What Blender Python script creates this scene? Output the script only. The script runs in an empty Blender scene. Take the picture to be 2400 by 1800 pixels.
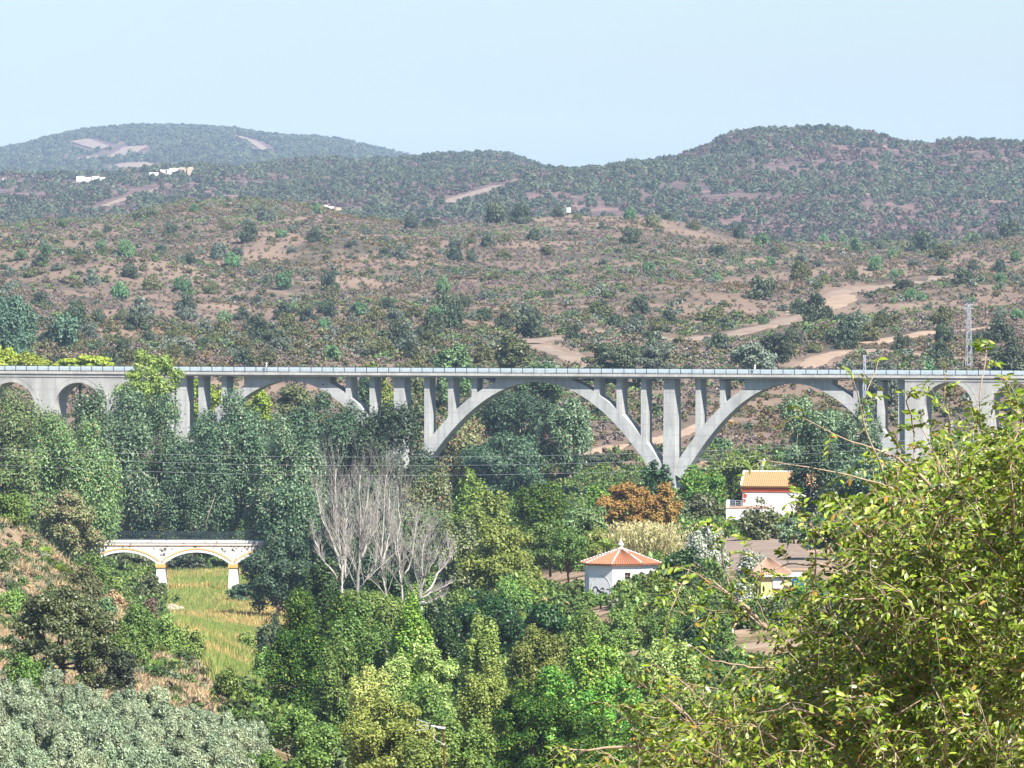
import bpy, math, random
import numpy as np
from mathutils import Vector
R = math.radians
C = bpy.data.collections.new('scene_content'); bpy.context.scene.collection.children.link(C)
SC = bpy.context.scene

# ------------------------------------------------------------------ camera, sky, sun, exposure
F = 20000.0            # focal length in photograph pixels (2400 wide): a long telephoto
K = 1.458              # metres of distance per table unit used below
CAMZ = 60.0
PITCH = math.atan(355 / F)
cam = bpy.data.cameras.new('camera'); cam.sensor_width = 36.0; cam.lens = 36.0 * F / 2400
cam.clip_start = 1.0; cam.clip_end = 60000
camo = bpy.data.objects.new('camera', cam); camo.location = (0, 0, CAMZ)
camo.rotation_euler = (R(90) - PITCH, 0, 0); C.objects.link(camo); SC.camera = camo
SUN_EL, SUN_AZ = R(46), R(180 - 36)          # azimuth clockwise from +Y (the view direction)
w = bpy.data.worlds.new('World'); SC.world = w; w.use_nodes = True
nt = w.node_tree; bg = nt.nodes['Background']
sky = nt.nodes.new('ShaderNodeTexSky'); sky.sky_type = 'NISHITA'; sky.sun_disc = False
sky.sun_elevation = SUN_EL; sky.sun_rotation = SUN_AZ
sky.altitude = 200; sky.air_density = 1.0; sky.dust_density = 1.0; sky.ozone_density = 6.5
nt.links.new(sky.outputs[0], bg.inputs[0]); bg.inputs[1].default_value = 0.080
sd = bpy.data.lights.new('sun', 'SUN'); sd.energy = 5.0; sd.angle = R(0.5); sd.color = (1, .955, .89)
so = bpy.data.objects.new('sun', sd); C.objects.link(so)
sv = Vector((math.sin(SUN_AZ) * math.cos(SUN_EL), math.cos(SUN_AZ) * math.cos(SUN_EL), math.sin(SUN_EL)))
so.rotation_euler = sv.to_track_quat('Z', 'Y').to_euler(); so.location = (60, -60, 200)
SC.view_settings.view_transform = 'Standard'; SC.view_settings.look = 'None'
SC.view_settings.exposure = 1.08; SC.view_settings.gamma = 1
SC.cycles.max_bounces = 5; SC.cycles.diffuse_bounces = 2; SC.cycles.glossy_bounces = 1
SC.cycles.transmission_bounces = 3; SC.cycles.volume_bounces = 1; SC.cycles.transparent_max_bounces = 4
SC.cycles.use_denoising = True

# ------------------------------------------------------------------ small helpers
def slope(py): return -np.tan(PITCH + np.arctan((np.asarray(py, float) - 900) / F))
def zat(py, Y): return float(CAMZ + slope(py) * Y)
def ppm(d): return F / (d * K)                  # photograph pixels per metre
def tag(o, label=None, cat=None, group=None, kind=None):
    for k, v in (('label', label), ('category', cat), ('group', group), ('kind', kind)):
        if v: o[k] = v
    return o
def link(o, parent=None):
    C.objects.link(o)
    if parent is not None: o.parent = parent
    return o
def empty(name, loc=(0, 0, 0), rz=0, label=None, cat=None, group=None):
    o = bpy.data.objects.new(name, None); o.location = loc; o.rotation_euler = (0, 0, rz); o.empty_display_size = .5
    link(o); return tag(o, label, cat, group)
def np_mesh(name, V, faces, mat=None, smooth=False):
    """V (N,3); faces: (M,k) array or list of such arrays"""
    if not isinstance(faces, list): faces = [faces]
    faces = [f for f in faces if len(f)]
    me = bpy.data.meshes.new(name); V = np.asarray(V, np.float32)
    me.vertices.add(len(V)); me.vertices.foreach_set('co', V.ravel())
    idx = np.concatenate([f.ravel() for f in faces]).astype(np.int32)
    cnt = np.concatenate([np.full(len(f), f.shape[1]) for f in faces]).astype(np.int32)
    st = np.concatenate([[0], np.cumsum(cnt)[:-1]]).astype(np.int32)
    me.loops.add(len(idx)); me.loops.foreach_set('vertex_index', idx)
    me.polygons.add(len(cnt)); me.polygons.foreach_set('loop_start', st); me.polygons.foreach_set('loop_total', cnt)
    me.polygons.foreach_set('use_smooth', np.full(len(cnt), bool(smooth)))
    me.update(calc_edges=True)
    if mat: me.materials.append(mat)
    return me
def add_mesh(name, me, parent=None, loc=(0, 0, 0)):
    o = bpy.data.objects.new(name, me); o.location = loc; return link(o, parent)

class MB:
    """collects solids and builds them as ONE mesh"""
    def __init__(s): s.v = []; s.f3 = []; s.f4 = []; s.n = 0
    def _add(s, V, f4=None, f3=None):
        V = np.asarray(V, float).reshape(-1, 3)
        if f4 is not None and len(f4): s.f4.append(np.asarray(f4) + s.n)
        if f3 is not None and len(f3): s.f3.append(np.asarray(f3) + s.n)
        s.v.append(V); s.n += len(V); return s
    def box(s, x0, x1, y0, y1, z0, z1):
        V = [(x, y, z) for z in (z0, z1) for y in (y0, y1) for x in (x0, x1)]
        return s._add(V, [(0, 2, 3, 1), (4, 5, 7, 6), (0, 1, 5, 4), (1, 3, 7, 5), (3, 2, 6, 7), (2, 0, 4, 6)])
    def frustum(s, a, b):
        """a, b: (x0,x1,y0,y1,z) bottom and top rectangles"""
        V = [(x, y, r[4]) for r in (a, b) for y in (r[2], r[3]) for x in (r[0], r[1])]
        return s._add(V, [(0, 2, 3, 1), (4, 5, 7, 6), (0, 1, 5, 4), (1, 3, 7, 5), (3, 2, 6, 7), (2, 0, 4, 6)])
    def strip(s, t, lo, hi, w0, w1):
        """closed solid between curves z=lo(t), z=hi(t), extruded from w0 to w1 (y axis)"""
        t = np.asarray(t, float); n = len(t); lo = np.broadcast_to(lo, n); hi = np.broadcast_to(hi, n)
        V = np.concatenate([np.stack([t, np.full(n, wv), z], 1) for wv in (w0, w1) for z in (lo, hi)])
        q = []
        for i in range(n - 1):
            a, b, c, d = i, n + i, 2 * n + i, 3 * n + i
            q += [(a, a + 1, b + 1, b), (c + 1, c, d, d + 1), (a + 1, a, c, c + 1), (b, b + 1, d + 1, d)]
        q += [(0, n, 3 * n, 2 * n), (n - 1, 3 * n - 1, 4 * n - 1, 2 * n - 1)]
        return s._add(V, q)
    def curve_strip(s, P, Q, w0, w1):
        """closed solid between two parallel polylines P and Q in the (t,z) plane"""
        P = np.asarray(P, float); Q = np.asarray(Q, float); n = len(P)
        V = np.concatenate([np.stack([A[:, 0], np.full(n, wv), A[:, 1]], 1) for wv in (w0, w1) for A in (P, Q)])
        q = []
        for i in range(n - 1):
            a, b, c, d = i, n + i, 2 * n + i, 3 * n + i
            q += [(a, a + 1, b + 1, b), (c + 1, c, d, d + 1), (a + 1, a, c, c + 1), (b, b + 1, d + 1, d)]
        q += [(0, n, 3 * n, 2 * n), (n - 1, 3 * n - 1, 4 * n - 1, 2 * n - 1)]
        return s._add(V, q)
    def tube(s, pts, rad, seg=5):
        pts = np.asarray(pts, float); n = len(pts); rad = np.broadcast_to(rad, n)
        T = np.gradient(pts, axis=0); T /= np.linalg.norm(T, axis=1)[:, None] + 1e-9
        up = np.array([0, 0, 1.0]) if abs(T[0][2]) < .9 else np.array([1.0, 0, 0])
        A = np.cross(T, up); A /= np.linalg.norm(A, axis=1)[:, None] + 1e-9; B = np.cross(T, A)
        an = np.arange(seg) * 2 * np.pi / seg
        V = (pts[:, None] + rad[:, None, None] * (np.cos(an)[None, :, None] * A[:, None] + np.sin(an)[None, :, None] * B[:, None])).reshape(-1, 3)
        q = []
        for i in range(n - 1):
            for j in range(seg):
                k = (j + 1) % seg; q.append((i * seg + j, i * seg + k, (i + 1) * seg + k, (i + 1) * seg + j))
        V = np.vstack([V, pts[0], pts[-1]]); f3 = []
        for j in range(seg):
            k = (j + 1) % seg; f3 += [(n * seg, k, j), (n * seg + 1, (n - 1) * seg + j, (n - 1) * seg + k)]
        return s._add(V, q, f3)
    def lathe(s, cx, cy, prof, seg=12, ph=0):
        an = np.arange(seg) * 2 * np.pi / seg + ph; n = len(prof); V = []
        for r, z in prof: V += [(cx + r * math.cos(a), cy + r * math.sin(a), z) for a in an]
        q = [(i * seg + j, i * seg + (j + 1) % seg, (i + 1) * seg + (j + 1) % seg, (i + 1) * seg + j) for i in range(n - 1) for j in range(seg)]
        return s._add(V, q)
    def poly(s, P):
        P = np.asarray(P, float)
        return s._add(P, [(0, 1, 2, 3)] if len(P) == 4 else None, [(0, 1, 2)] if len(P) == 3 else None)
    def build(s, name, mat, parent=None, smooth=False, loc=(0, 0, 0)):
        V = np.concatenate(s.v); fs = []
        if s.f4: fs.append(np.concatenate(s.f4))
        if s.f3: fs.append(np.concatenate(s.f3))
        return add_mesh(name, np_mesh(name, V, fs, mat, smooth), parent, loc)

# ------------------------------------------------------------------ noise
_rs = np.random.RandomState(7); _lat = _rs.rand(256, 256)
def vnoise(x, y):
    x = np.asarray(x, float); y = np.asarray(y, float); xi = np.floor(x).astype(int); yi = np.floor(y).astype(int)
    fx = x - xi; fy = y - yi; fx = fx * fx * (3 - 2 * fx); fy = fy * fy * (3 - 2 * fy)
    g = lambda a, b: _lat[a & 255, b & 255]
    return (g(xi, yi) * (1 - fx) + g(xi + 1, yi) * fx) * (1 - fy) + (g(xi, yi + 1) * (1 - fx) + g(xi + 1, yi + 1) * fx) * fy - .5
def fbm(x, y, o=4):
    r = 0; a = 1
    for i in range(o): r = r + a * vnoise(x * 2 ** i + 17.3 * i, y * 2 ** i + 9.1 * i); a *= .5
    return r

# ------------------------------------------------------------------ terrain: real heights, set so each slope stands where the photograph has it
XC = [-300, 0, 200, 400, 600, 800, 1000, 1200, 1500, 1800, 2100, 2400, 2700]
def row(*v): return list(zip(XC, v))
def dropped(d, m): return [(0, 545 + m * 13716 / d)]
ROWS = [
 (2, dropped(2, 6)), (30, dropped(30, 11)), (100, dropped(100, 18)), (170, dropped(170, 23)), (240, dropped(240, 27)),
 (300, row(1850, 1860, 1880, 1900, 1950, 2000, 2000, 2000, 1990, 1950, 1900, 1880, 1880)),
 (360, row(1720, 1730, 1750, 1780, 1850, 1880, 1900, 1900, 1870, 1800, 1760, 1740, 1740)),
 (420, row(1590, 1600, 1620, 1650, 1720, 1790, 1800, 1790, 1700, 1640, 1630, 1620, 1620)),
 (480, row(1450, 1480, 1530, 1580, 1650, 1710, 1720, 1620, 1550, 1510, 1510, 1510, 1510)),
 (540, row(1270, 1340, 1430, 1520, 1610, 1640, 1620, 1480, 1395, 1400, 1400, 1400, 1400)),
 (600, row(1130, 1215, 1370, 1480, 1560, 1590, 1560, 1400, 1335, 1310, 1310, 1310, 1310)),
 (660, row(1150, 1225, 1400, 1490, 1530, 1540, 1510, 1370, 1290, 1265, 1265, 1265, 1265)),
 (720, row(1330, 1350, 1430, 1475, 1490, 1500, 1480, 1360, 1265, 1240, 1240, 1240, 1240)),
 (800, row(1395, 1395, 1395, 1395, 1395, 1400, 1395, 1320, 1250, 1225, 1215, 1210, 1210)),
 (900, row(1320, 1320, 1320, 1320, 1320, 1310, 1300, 1270, 1225, 1200, 1190, 1185, 1180)),
 (1000, row(1245, 1245, 1245, 1245, 1245, 1240, 1235, 1220, 1190, 1170, 1155, 1150, 1150)),
 (1050, row(1150, 1150, 1150, 1150, 1150, 1150, 1140, 1125, 1110, 1100, 1090, 1080, 1070)),
 (1100, row(1020, 1020, 1020, 1020, 1020, 1020, 1015, 1010, 1010, 1010, 985, 970, 970)),
 (1160, row(910, 910, 910, 910, 915, 920, 925, 930, 925, 920, 905, 900, 900)),
 (1230, row(850, 850, 855, 860, 862, 865, 865, 865, 868, 860, 855, 850, 850)),
 (1330, row(795, 795, 795, 795, 795, 795, 795, 798, 802, 795, 790, 785, 785)),
 (1500, row(725, 725, 728, 732, 732, 732, 732, 735, 738, 738, 735, 730, 725)),
 (1700, row(655, 658, 660, 664, 668, 668, 665, 668, 675, 684, 684, 680, 675)),
 (1900, row(600, 602, 604, 606, 608, 610, 612, 612, 618, 636, 640, 636, 630)),
 (2100, row(560, 562, 562, 556, 550, 556, 568, 566, 568, 598, 604, 600, 590)),
 (2400, [(-300, 520), (0, 527), (180, 522), (300, 512), (430, 482), (560, 476), (650, 478), (750, 488), (800, 508), (1000, 532), (1140, 528),
         (1220, 515), (1320, 506), (1480, 511), (1600, 524), (1700, 546), (1820, 570), (2100, 570), (2300, 573), (2400, 560), (2700, 550)]),
 (2600, row(580, 580, 575, 540, 530, 555, 580, 560, 560, 600, 610, 600, 600)),
 (3050, row(*[605] * 13)),
 (3500, [(-300, 505), (0, 505), (300, 500), (600, 498), (900, 488), (1100, 485), (1300, 470), (1500, 475), (1800, 480), (2100, 490), (2400, 500)]),
 (4000, [(0, 455), (300, 450), (600, 440), (900, 430), (1050, 430), (1120, 417), (1200, 404), (1300, 401), (1400, 399), (1480, 393), (1600, 398), (1900, 395), (2400, 408)]),
 (4500, [(-300, 400), (0, 414), (100, 416), (200, 422), (350, 409), (450, 400), (550, 402), (650, 397), (800, 402), (1100, 405), (1230, 405), (1290, 402), (1400, 399),
         (1480, 385), (1600, 366), (1640, 356), (1700, 329), (1760, 320), (1850, 314), (1960, 308), (2040, 312), (2120, 325), (2180, 333), (2250, 327), (2330, 322), (2400, 328), (2700, 336)]),
 (5000, [(0, 445), (450, 430), (550, 412), (620, 392), (700, 382), (780, 379), (850, 382), (950, 384), (1050, 378), (1130, 370), (1170, 369), (1230, 382), (1290, 400), (1400, 415), (1700, 400), (2400, 400)]),
 (5700, [(0, 480), (1200, 445), (2400, 450)]),
 (7000, [(-300, 440), (0, 405), (300, 378), (600, 382), (900, 405), (1200, 435), (2400, 450)]),
 (8500, [(-300, 420), (-100, 385), (0, 362), (60, 352), (150, 328), (200, 319), (320, 310), (400, 314), (470, 318), (550, 321), (600, 330), (680, 343), (750, 346), (800, 352), (870, 368), (960, 390), (1100, 410), (1400, 430), (2400, 440)]),
 (10500, [(0, 455), (2400, 480)]), (13500, [(0, 510), (2400, 510)])]
DL = np.log(np.array([r[0] for r in ROWS], float))
def terr_py(px, d):
    px = np.asarray(px, float).ravel(); d = np.asarray(d, float).ravel()
    M = np.stack([np.interp(px, [p[0] for p in r[1]], [p[1] for p in r[1]]) for r in ROWS])
    # work on heights so that the profile is smooth in metres
    M = CAMZ + slope(M) * (np.exp(DL)[:, None] * K)
    h = np.diff(DL)[:, None]; de = np.diff(M, axis=0) / h
    m = np.zeros_like(M); s = de[:-1] * de[1:] > 0
    w1 = 2 * h[1:] + h[:-1]; w2 = h[1:] + 2 * h[:-1]
    with np.errstate(divide='ignore', invalid='ignore'): m[1:-1] = np.where(s, (w1 + w2) / (w1 / de[:-1] + w2 / de[1:]), 0)
    m[0] = de[0]; m[-1] = de[-1]
    x = np.log(np.clip(d, 2, 13500)); i = np.clip(np.searchsorted(DL, x, 'right') - 1, 0, len(DL) - 2)
    j = np.arange(len(px)); hh = DL[i + 1] - DL[i]; t = (x - DL[i]) / hh
    return ((2 * t ** 3 - 3 * t ** 2 + 1) * M[i, j] + (t ** 3 - 2 * t ** 2 + t) * hh * m[i, j]
            + (-2 * t ** 3 + 3 * t ** 2) * M[i + 1, j] + (t ** 3 - t ** 2) * hh * m[i + 1, j])
def height(px, d):
    px = np.asarray(px, float); d = np.asarray(d, float); px, d = np.broadcast_arrays(px, d); sh = px.shape
    z = terr_py(px, d); p = px.ravel(); dd = d.ravel(); Y = dd * K; X = (p - 1200) / F * Y
    a = np.interp(dd, [200, 900, 1080, 1200, 1700, 2400, 3000, 4500, 8500], [.35, .35, .6, 1.4, 3.0, 1.2, 4, 6, 16])
    l = np.interp(dd, [200, 1050, 1200, 2600, 3200, 8500], [25, 25, 60, 70, 160, 420])
    gl = np.interp(dd, [1120, 1300, 1500, 2150, 2330], [0, 5, 14, 13, 0])
    gl = gl * (1 - .85 * np.exp(-((p - 1700) / 520) ** 2) * np.exp(-((dd - 1430) / 260) ** 2))
    z = z + gl * (fbm((X + .45 * Y) / 125, (Y - .6 * X) / 260, 3) - .55 * np.abs(fbm((X - .3 * Y) / 60 + 7, Y / 150, 2)) + .12)
    z = z + a * (fbm(X / l[...], Y / (l * 1.3), 4)) * 2 + np.interp(dd, [400, 700, 1000, 3000], [.12, .25, .3, .6]) * fbm(X / 6, Y / 6, 3)
    return z.reshape(sh)
def gz(px, d): return float(height(px, d))
def P(px, py, d):
    Y = d * K; return Vector(((px - 1200) / F * Y, Y, zat(py, Y)))
def G(px, d):
    Y = d * K; return Vector(((px - 1200) / F * Y, Y, gz(px, d)))
def hit(px, py, d0, d1):
    ds = np.geomspace(d0, d1, 700); z = height(np.full(700, px), ds); r = CAMZ + slope(py) * ds * K
    k = np.nonzero(z >= r)[0]
    return float(ds[k[0]]) if len(k) else None
# ------------------------------------------------------------------ materials
def lin(c): return tuple(((x / 255) / 12.92 if x <= 10 else ((x / 255 + .055) / 1.055) ** 2.4) for x in c) + (1,)
def newmat(name):
    m = bpy.data.materials.new(name); m.use_nodes = True; t = m.node_tree; t.nodes.clear()
    return m, t, t.nodes, t.links
def N(t, kind, **kw):
    n = t.nodes.new(kind)
    for k, v in kw.items():
        if k.startswith('i_'):
            key = k[2:]; n.inputs[int(key) if key.isdigit() else key].default_value = v
        else: setattr(n, k, v)
    return n
def ramp(t, cols, fac=None, interp='LINEAR'):
    r = t.nodes.new('ShaderNodeValToRGB'); r.color_ramp.interpolation = interp; e = r.color_ramp.elements
    while len(e) > 1: e.remove(e[-1])
    e[0].position = cols[0][0]; e[0].color = cols[0][1]
    for p, c in cols[1:]: x = e.new(p); x.color = c
    if fac is not None: t.links.new(fac, r.inputs[0])
    return r
def mix(t, a, b, fac, mode='MIX'):
    m = t.nodes.new('ShaderNodeMix'); m.data_type = 'RGBA'; m.blend_type = mode
    for i, s in ((0, fac), (6, a), (7, b)):
        if hasattr(s, 'links') or isinstance(s, bpy.types.NodeSocket): t.links.new(s, m.inputs[i])
        else: m.inputs[i].default_value = s
    return m.outputs[2]
def noise(t, scale, detail=4, rough=.6, vec=None, dim='3D'):
    n = t.nodes.new('ShaderNodeTexNoise'); n.inputs['Scale'].default_value = scale; n.inputs['Detail'].default_value = detail
    n.inputs['Roughness'].default_value = rough
    if vec is not None: t.links.new(vec, n.inputs['Vector'])
    return n.outputs[0]
def fin(t, col, rough=.9, spec=.2, bump=None, bs=.3, bd=.1, metal=0):
    p = N(t, 'ShaderNodeBsdfPrincipled'); o = N(t, 'ShaderNodeOutputMaterial')
    if isinstance(col, bpy.types.NodeSocket): t.links.new(col, p.inputs['Base Color'])
    else: p.inputs['Base Color'].default_value = col
    p.inputs['Roughness'].default_value = rough; p.inputs['Specular IOR Level'].default_value = spec; p.inputs['Metallic'].default_value = metal
    if bump is not None:
        b = N(t, 'ShaderNodeBump'); b.inputs['Strength'].default_value = bs; b.inputs['Distance'].default_value = bd
        t.links.new(bump, b.inputs['Height']); t.links.new(b.outputs[0], p.inputs['Normal'])
    t.links.new(p.outputs[0], o.inputs[0])
def objco(t, sc=None):
    c = N(t, 'ShaderNodeTexCoord').outputs['Object']
    if sc:
        m = N(t, 'ShaderNodeMapping'); m.inputs['Scale'].default_value = sc; t.links.new(c, m.inputs[0]); return m.outputs[0]
    return c
def plain(name, c, c2=None, rough=.85, sc=3, spec=.2, metal=0):
    m, t, _, _ = newmat(name); v = objco(t)
    col = mix(t, lin(c), lin(c2 or tuple(int(x * .82) for x in c)), ramp(t, [(.35, (0, 0, 0, 1)), (.7, (1, 1, 1, 1))], noise(t, sc, 5, .65, v)).outputs[0])
    fin(t, col, rough, spec, noise(t, sc * 4, 4, .6, v), .15, .02, metal); return m
def foliage(name, cols, trans=.25, rough=.55, spec=.35, odd=None, var=.25, patch=None):
    """leaf colours per leaf (island), shifted a little per tree; a real property of the leaves, light does the rest"""
    m, t, _, L = newmat(name); g = N(t, 'ShaderNodeNewGeometry'); oi = N(t, 'ShaderNodeObjectInfo')
    c = ramp(t, [(i / (len(cols) - 1) * .96, lin(x)) for i, x in enumerate(cols)], g.outputs['Random Per Island'])
    col = c.outputs[0]
    if odd:
        wn = N(t, 'ShaderNodeMath', operation='GREATER_THAN'); f = N(t, 'ShaderNodeMath', operation='FRACT'); mu = N(t, 'ShaderNodeMath', operation='MULTIPLY')
        mu.inputs[1].default_value = 37.7; L.new(g.outputs['Random Per Island'], mu.inputs[0]); L.new(mu.outputs[0], f.inputs[0]); L.new(f.outputs[0], wn.inputs[0])
        wn.inputs[1].default_value = 1 - odd[1]; col = mix(t, col, lin(odd[0]), wn.outputs[0])
    if patch:
        col = mix(t, col, lin(patch[0]), ramp(t, [(patch[2], (0, 0, 0, 1)), (min(1, patch[2] + .12), (1, 1, 1, 1))], noise(t, patch[1], 3, .6, objco(t))).outputs[0])
    h = N(t, 'ShaderNodeHueSaturation'); mr = N(t, 'ShaderNodeMapRange'); mr.inputs[3].default_value = 1 - var; mr.inputs[4].default_value = 1 + var
    L.new(oi.outputs['Random'], mr.inputs[0]); L.new(mr.outputs[0], h.inputs['Value'])
    m2 = N(t, 'ShaderNodeMapRange'); m2.inputs[3].default_value = .5 - var * .08; m2.inputs[4].default_value = .5 + var * .08
    fr = N(t, 'ShaderNodeMath', operation='FRACT'); m3 = N(t, 'ShaderNodeMath', operation='MULTIPLY'); m3.inputs[1].default_value = 13.7
    L.new(oi.outputs['Random'], m3.inputs[0]); L.new(m3.outputs[0], fr.inputs[0]); L.new(fr.outputs[0], m2.inputs[0]); L.new(m2.outputs[0], h.inputs['Hue'])
    L.new(col, h.inputs['Color']); col = h.outputs[0]
    p = N(t, 'ShaderNodeBsdfPrincipled'); p.inputs['Roughness'].default_value = rough; p.inputs['Specular IOR Level'].default_value = spec
    L.new(col, p.inputs['Base Color']); o = N(t, 'ShaderNodeOutputMaterial')
    if trans > 0:
        tr = N(t, 'ShaderNodeBsdfTranslucent'); L.new(col, tr.inputs[0]); mx = N(t, 'ShaderNodeMixShader'); mx.inputs[0].default_value = trans * .65
        L.new(p.outputs[0], mx.inputs[1]); L.new(tr.outputs[0], mx.inputs[2]); L.new(mx.outputs[0], o.inputs[0])
    else: L.new(p.outputs[0], o.inputs[0])
    return m
def terrain_mat(name, soils, brush, s0, s1, thr=.5, near=False):
    m, t, _, L = newmat(name); v = objco(t)
    soil = ramp(t, [(.3, lin(soils[0])), (.5, lin(soils[1])), (.72, lin(soils[2]))], noise(t, s0, 5, .6, v)).outputs[0]
    br = ramp(t, [(.25, lin(brush[0])), (.45, lin(brush[1])), (.6, lin(brush[2])), (.78, lin(brush[3]))], noise(t, s1, 5, .75, v)).outputs[0]
    big = ramp(t, [(thr - .06, (0, 0, 0, 1)), (thr + .06, (1, 1, 1, 1))], noise(t, s0 * 1.7, 6, .7, v)).outputs[0]
    col = mix(t, br, soil, big); fin(t, col, .95, .05, noise(t, s1 * 1.2, 4, .7, v), .6, .5 if not near else .12); return m

M = {}
M['ground'] = terrain_mat('dry earth and grass', [(138, 112, 92), (158, 134, 112), (172, 150, 128)], [(84, 80, 50), (104, 94, 62), (90, 88, 52), (124, 106, 78)], .05, 1.6, .48, True)
M['hillside'] = terrain_mat('brown hillside', [(104, 90, 78), (124, 106, 92), (142, 124, 106)], [(74, 68, 60), (88, 80, 72), (80, 76, 60), (98, 88, 80)], .012, .5, .45)
M['hills'] = terrain_mat('far hills', [(100, 80, 74), (122, 98, 90), (146, 120, 106)], [(80, 68, 68), (98, 82, 80), (78, 72, 64), (108, 90, 88)], .014, .2, .52)
M['track'] = plain('pale dirt', (146, 130, 114), (122, 104, 90), .95, .15)
M['track_pale'] = plain('sandy dirt', (162, 142, 120), (140, 118, 98), .95, .15)

def concrete(name, base, joints=True):
    m, t, _, L = newmat(name); v = objco(t)
    a = mix(t, lin(base), lin(tuple(int(x * .86) for x in base)), ramp(t, [(.4, (0, 0, 0, 1)), (.65, (1, 1, 1, 1))], noise(t, .35, 6, .7, objco(t, (1, 1, .45)))).outputs[0])
    a = mix(t, a, lin(tuple(int(x * .72) for x in base)), ramp(t, [(.52, (0, 0, 0, 1)), (.7, (.75, .75, .75, 1))], noise(t, .9, 6, .75, objco(t, (1.8, 1.8, .13)))).outputs[0])
    if joints:
        wv = N(t, 'ShaderNodeTexWave'); wv.bands_direction = 'Z'; wv.inputs['Scale'].default_value = .17; wv.inputs['Distortion'].default_value = .15
        L.new(v, wv.inputs['Vector']); a = mix(t, a, lin(tuple(int(x * .7) for x in base)), ramp(t, [(.985, (0, 0, 0, 1)), (.998, (.35, .35, .35, 1))], wv.outputs[0]).outputs[0])
    fin(t, a, .9, .15, noise(t, 2.5, 6, .7, v), .35, .06); return m
M['concrete'] = concrete('weathered concrete', (180, 180, 176))
M['concrete_old'] = concrete('rendered concrete', (182, 180, 174))
M['deck'] = concrete('deck concrete', (190, 186, 178), False)
M['asphalt'] = plain('asphalt', (82, 82, 84), (70, 70, 72), .9, 2)
M['rail_dark'] = plain('dark green iron', (38, 52, 52), (30, 42, 42), .5, 4, .4)
M['galv'] = plain('galvanised steel', (206, 218, 222), (188, 200, 206), .45, 2, .5, .3)
M['galv2'] = plain('pylon steel', (200, 204, 206), (170, 174, 178), .5, 2, .5, .2)
def whitewash(name, base, stain, amt=.62, sc=1.2):
    m, t, _, L = newmat(name); v = objco(t)
    a = mix(t, lin(base), lin(tuple(int(x * .93) for x in base)), noise(t, 1.5, 5, .7, v))
    a = mix(t, a, lin(stain), ramp(t, [(amt, (0, 0, 0, 1)), (amt + .05, (.85, .85, .85, 1))], noise(t, sc, 7, .72, objco(t, (1, 1, .7)))).outputs[0])
    fin(t, a, .9, .1, noise(t, 5, 4, .6, v), .2, .02); return m
M['white'] = whitewash('whitewash', (228, 228, 226), (160, 150, 140), .64)
M['white_old'] = whitewash('flaking whitewash', (222, 218, 210), (130, 112, 96), .56)
M['dark_stain'] = plain('dark stained plaster', (104, 94, 90), (70, 62, 62), .95, 3)
M['ochre'] = whitewash('ochre paint', (216, 168, 104), (170, 130, 90), .62)
M['cream'] = whitewash('cream paint', (226, 200, 140), (206, 170, 110), .64)
M['brick'] = plain('red brick', (176, 84, 58), (130, 52, 40), .9, 5)
M['dark'] = plain('dark opening', (34, 30, 30), (24, 22, 22), .9, 3)
M['wood_brown'] = plain('brown board', (120, 80, 56), (98, 64, 46), .9, 4)
M['rust'] = plain('rusty steel', (104, 54, 40), (84, 42, 34), .8, 14)
M['alu'] = plain('aluminium', (214, 218, 222), (190, 194, 200), .35, 8, .5, .5)
M['blackplastic'] = plain('black plastic', (40, 42, 48), (32, 34, 40), .5, 8)
M['cable'] = plain('white cable', (226, 222, 214), None, .6, 8)
M['blue'] = plain('blue tarpaulin', (42, 130, 168), (36, 112, 150), .6, 3)
M['graffiti'] = plain('black paint', (52, 52, 54), (66, 66, 68), .8, 6)
M['rock'] = plain('pale rock', (190, 176, 156), (140, 124, 104), .95, 1.2)
M['bark'] = plain('grey brown bark', (104, 88, 72), (72, 60, 50), .95, 2.5)
M['bark_pale'] = plain('pale eucalyptus bark', (170, 156, 138), (120, 108, 94), .9, 1.2)
M['bark_dead'] = plain('bleached dead wood', (190, 184, 174), (140, 132, 122), .9, 2)
M['bark_twig'] = plain('pale twig bark', (176, 156, 132), (134, 112, 92), .8, 40)
def tiles(name, c1, c2, axis='X', sc=3.2):
    m, t, _, L = newmat(name); v = objco(t)
    a = mix(t, lin(c1), lin(c2), noise(t, 2.2, 6, .75, v)); a = mix(t, a, lin(tuple(int(x * .6) for x in c2)), ramp(t, [(.62, (0, 0, 0, 1)), (.7, (.6, .6, .6, 1))], noise(t, 3.3, 5, .8, v)).outputs[0])
    fin(t, a, .9, .1, noise(t, 6, 4, .6, v), .3, .03); return m
M['tile_orange'] = tiles('orange clay tiles', (176, 124, 94), (146, 94, 70))
M['tile_straw'] = tiles('straw clay tiles', (180, 148, 108), (158, 118, 82))
M['tile_pink'] = tiles('pinkish clay tiles', (182, 154, 132), (160, 128, 106))

# foliage palette (leaf reflectance)
FO = {}
def fo(k, *a, **kw): FO[k] = foliage(k + ' leaves', *a, **kw)
fo('euc_green', [(74, 98, 56), (104, 130, 74), (130, 150, 92), (84, 110, 62)], .2, .5, .4, ((146, 120, 92), .05))
fo('euc_blue', [(66, 92, 60), (94, 122, 82), (128, 150, 110), (76, 104, 70)], .2, .45, .5, ((150, 140, 110), .03))
fo('euc_dark', [(44, 66, 44), (62, 86, 58), (88, 110, 78), (48, 72, 48)], .15, .5, .4)
fo('euc_olive', [(94, 106, 62), (116, 126, 78), (138, 144, 98), (100, 102, 64)], .2, .5, .4, ((140, 104, 80), .08))
fo('lime', [(112, 142, 56), (140, 166, 66), (158, 178, 84), (98, 130, 56)], .3, .5, .4)
fo('pine', [(128, 146, 42), (152, 168, 52), (168, 182, 64), (110, 130, 42)], .2, .6, .3)
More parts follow.
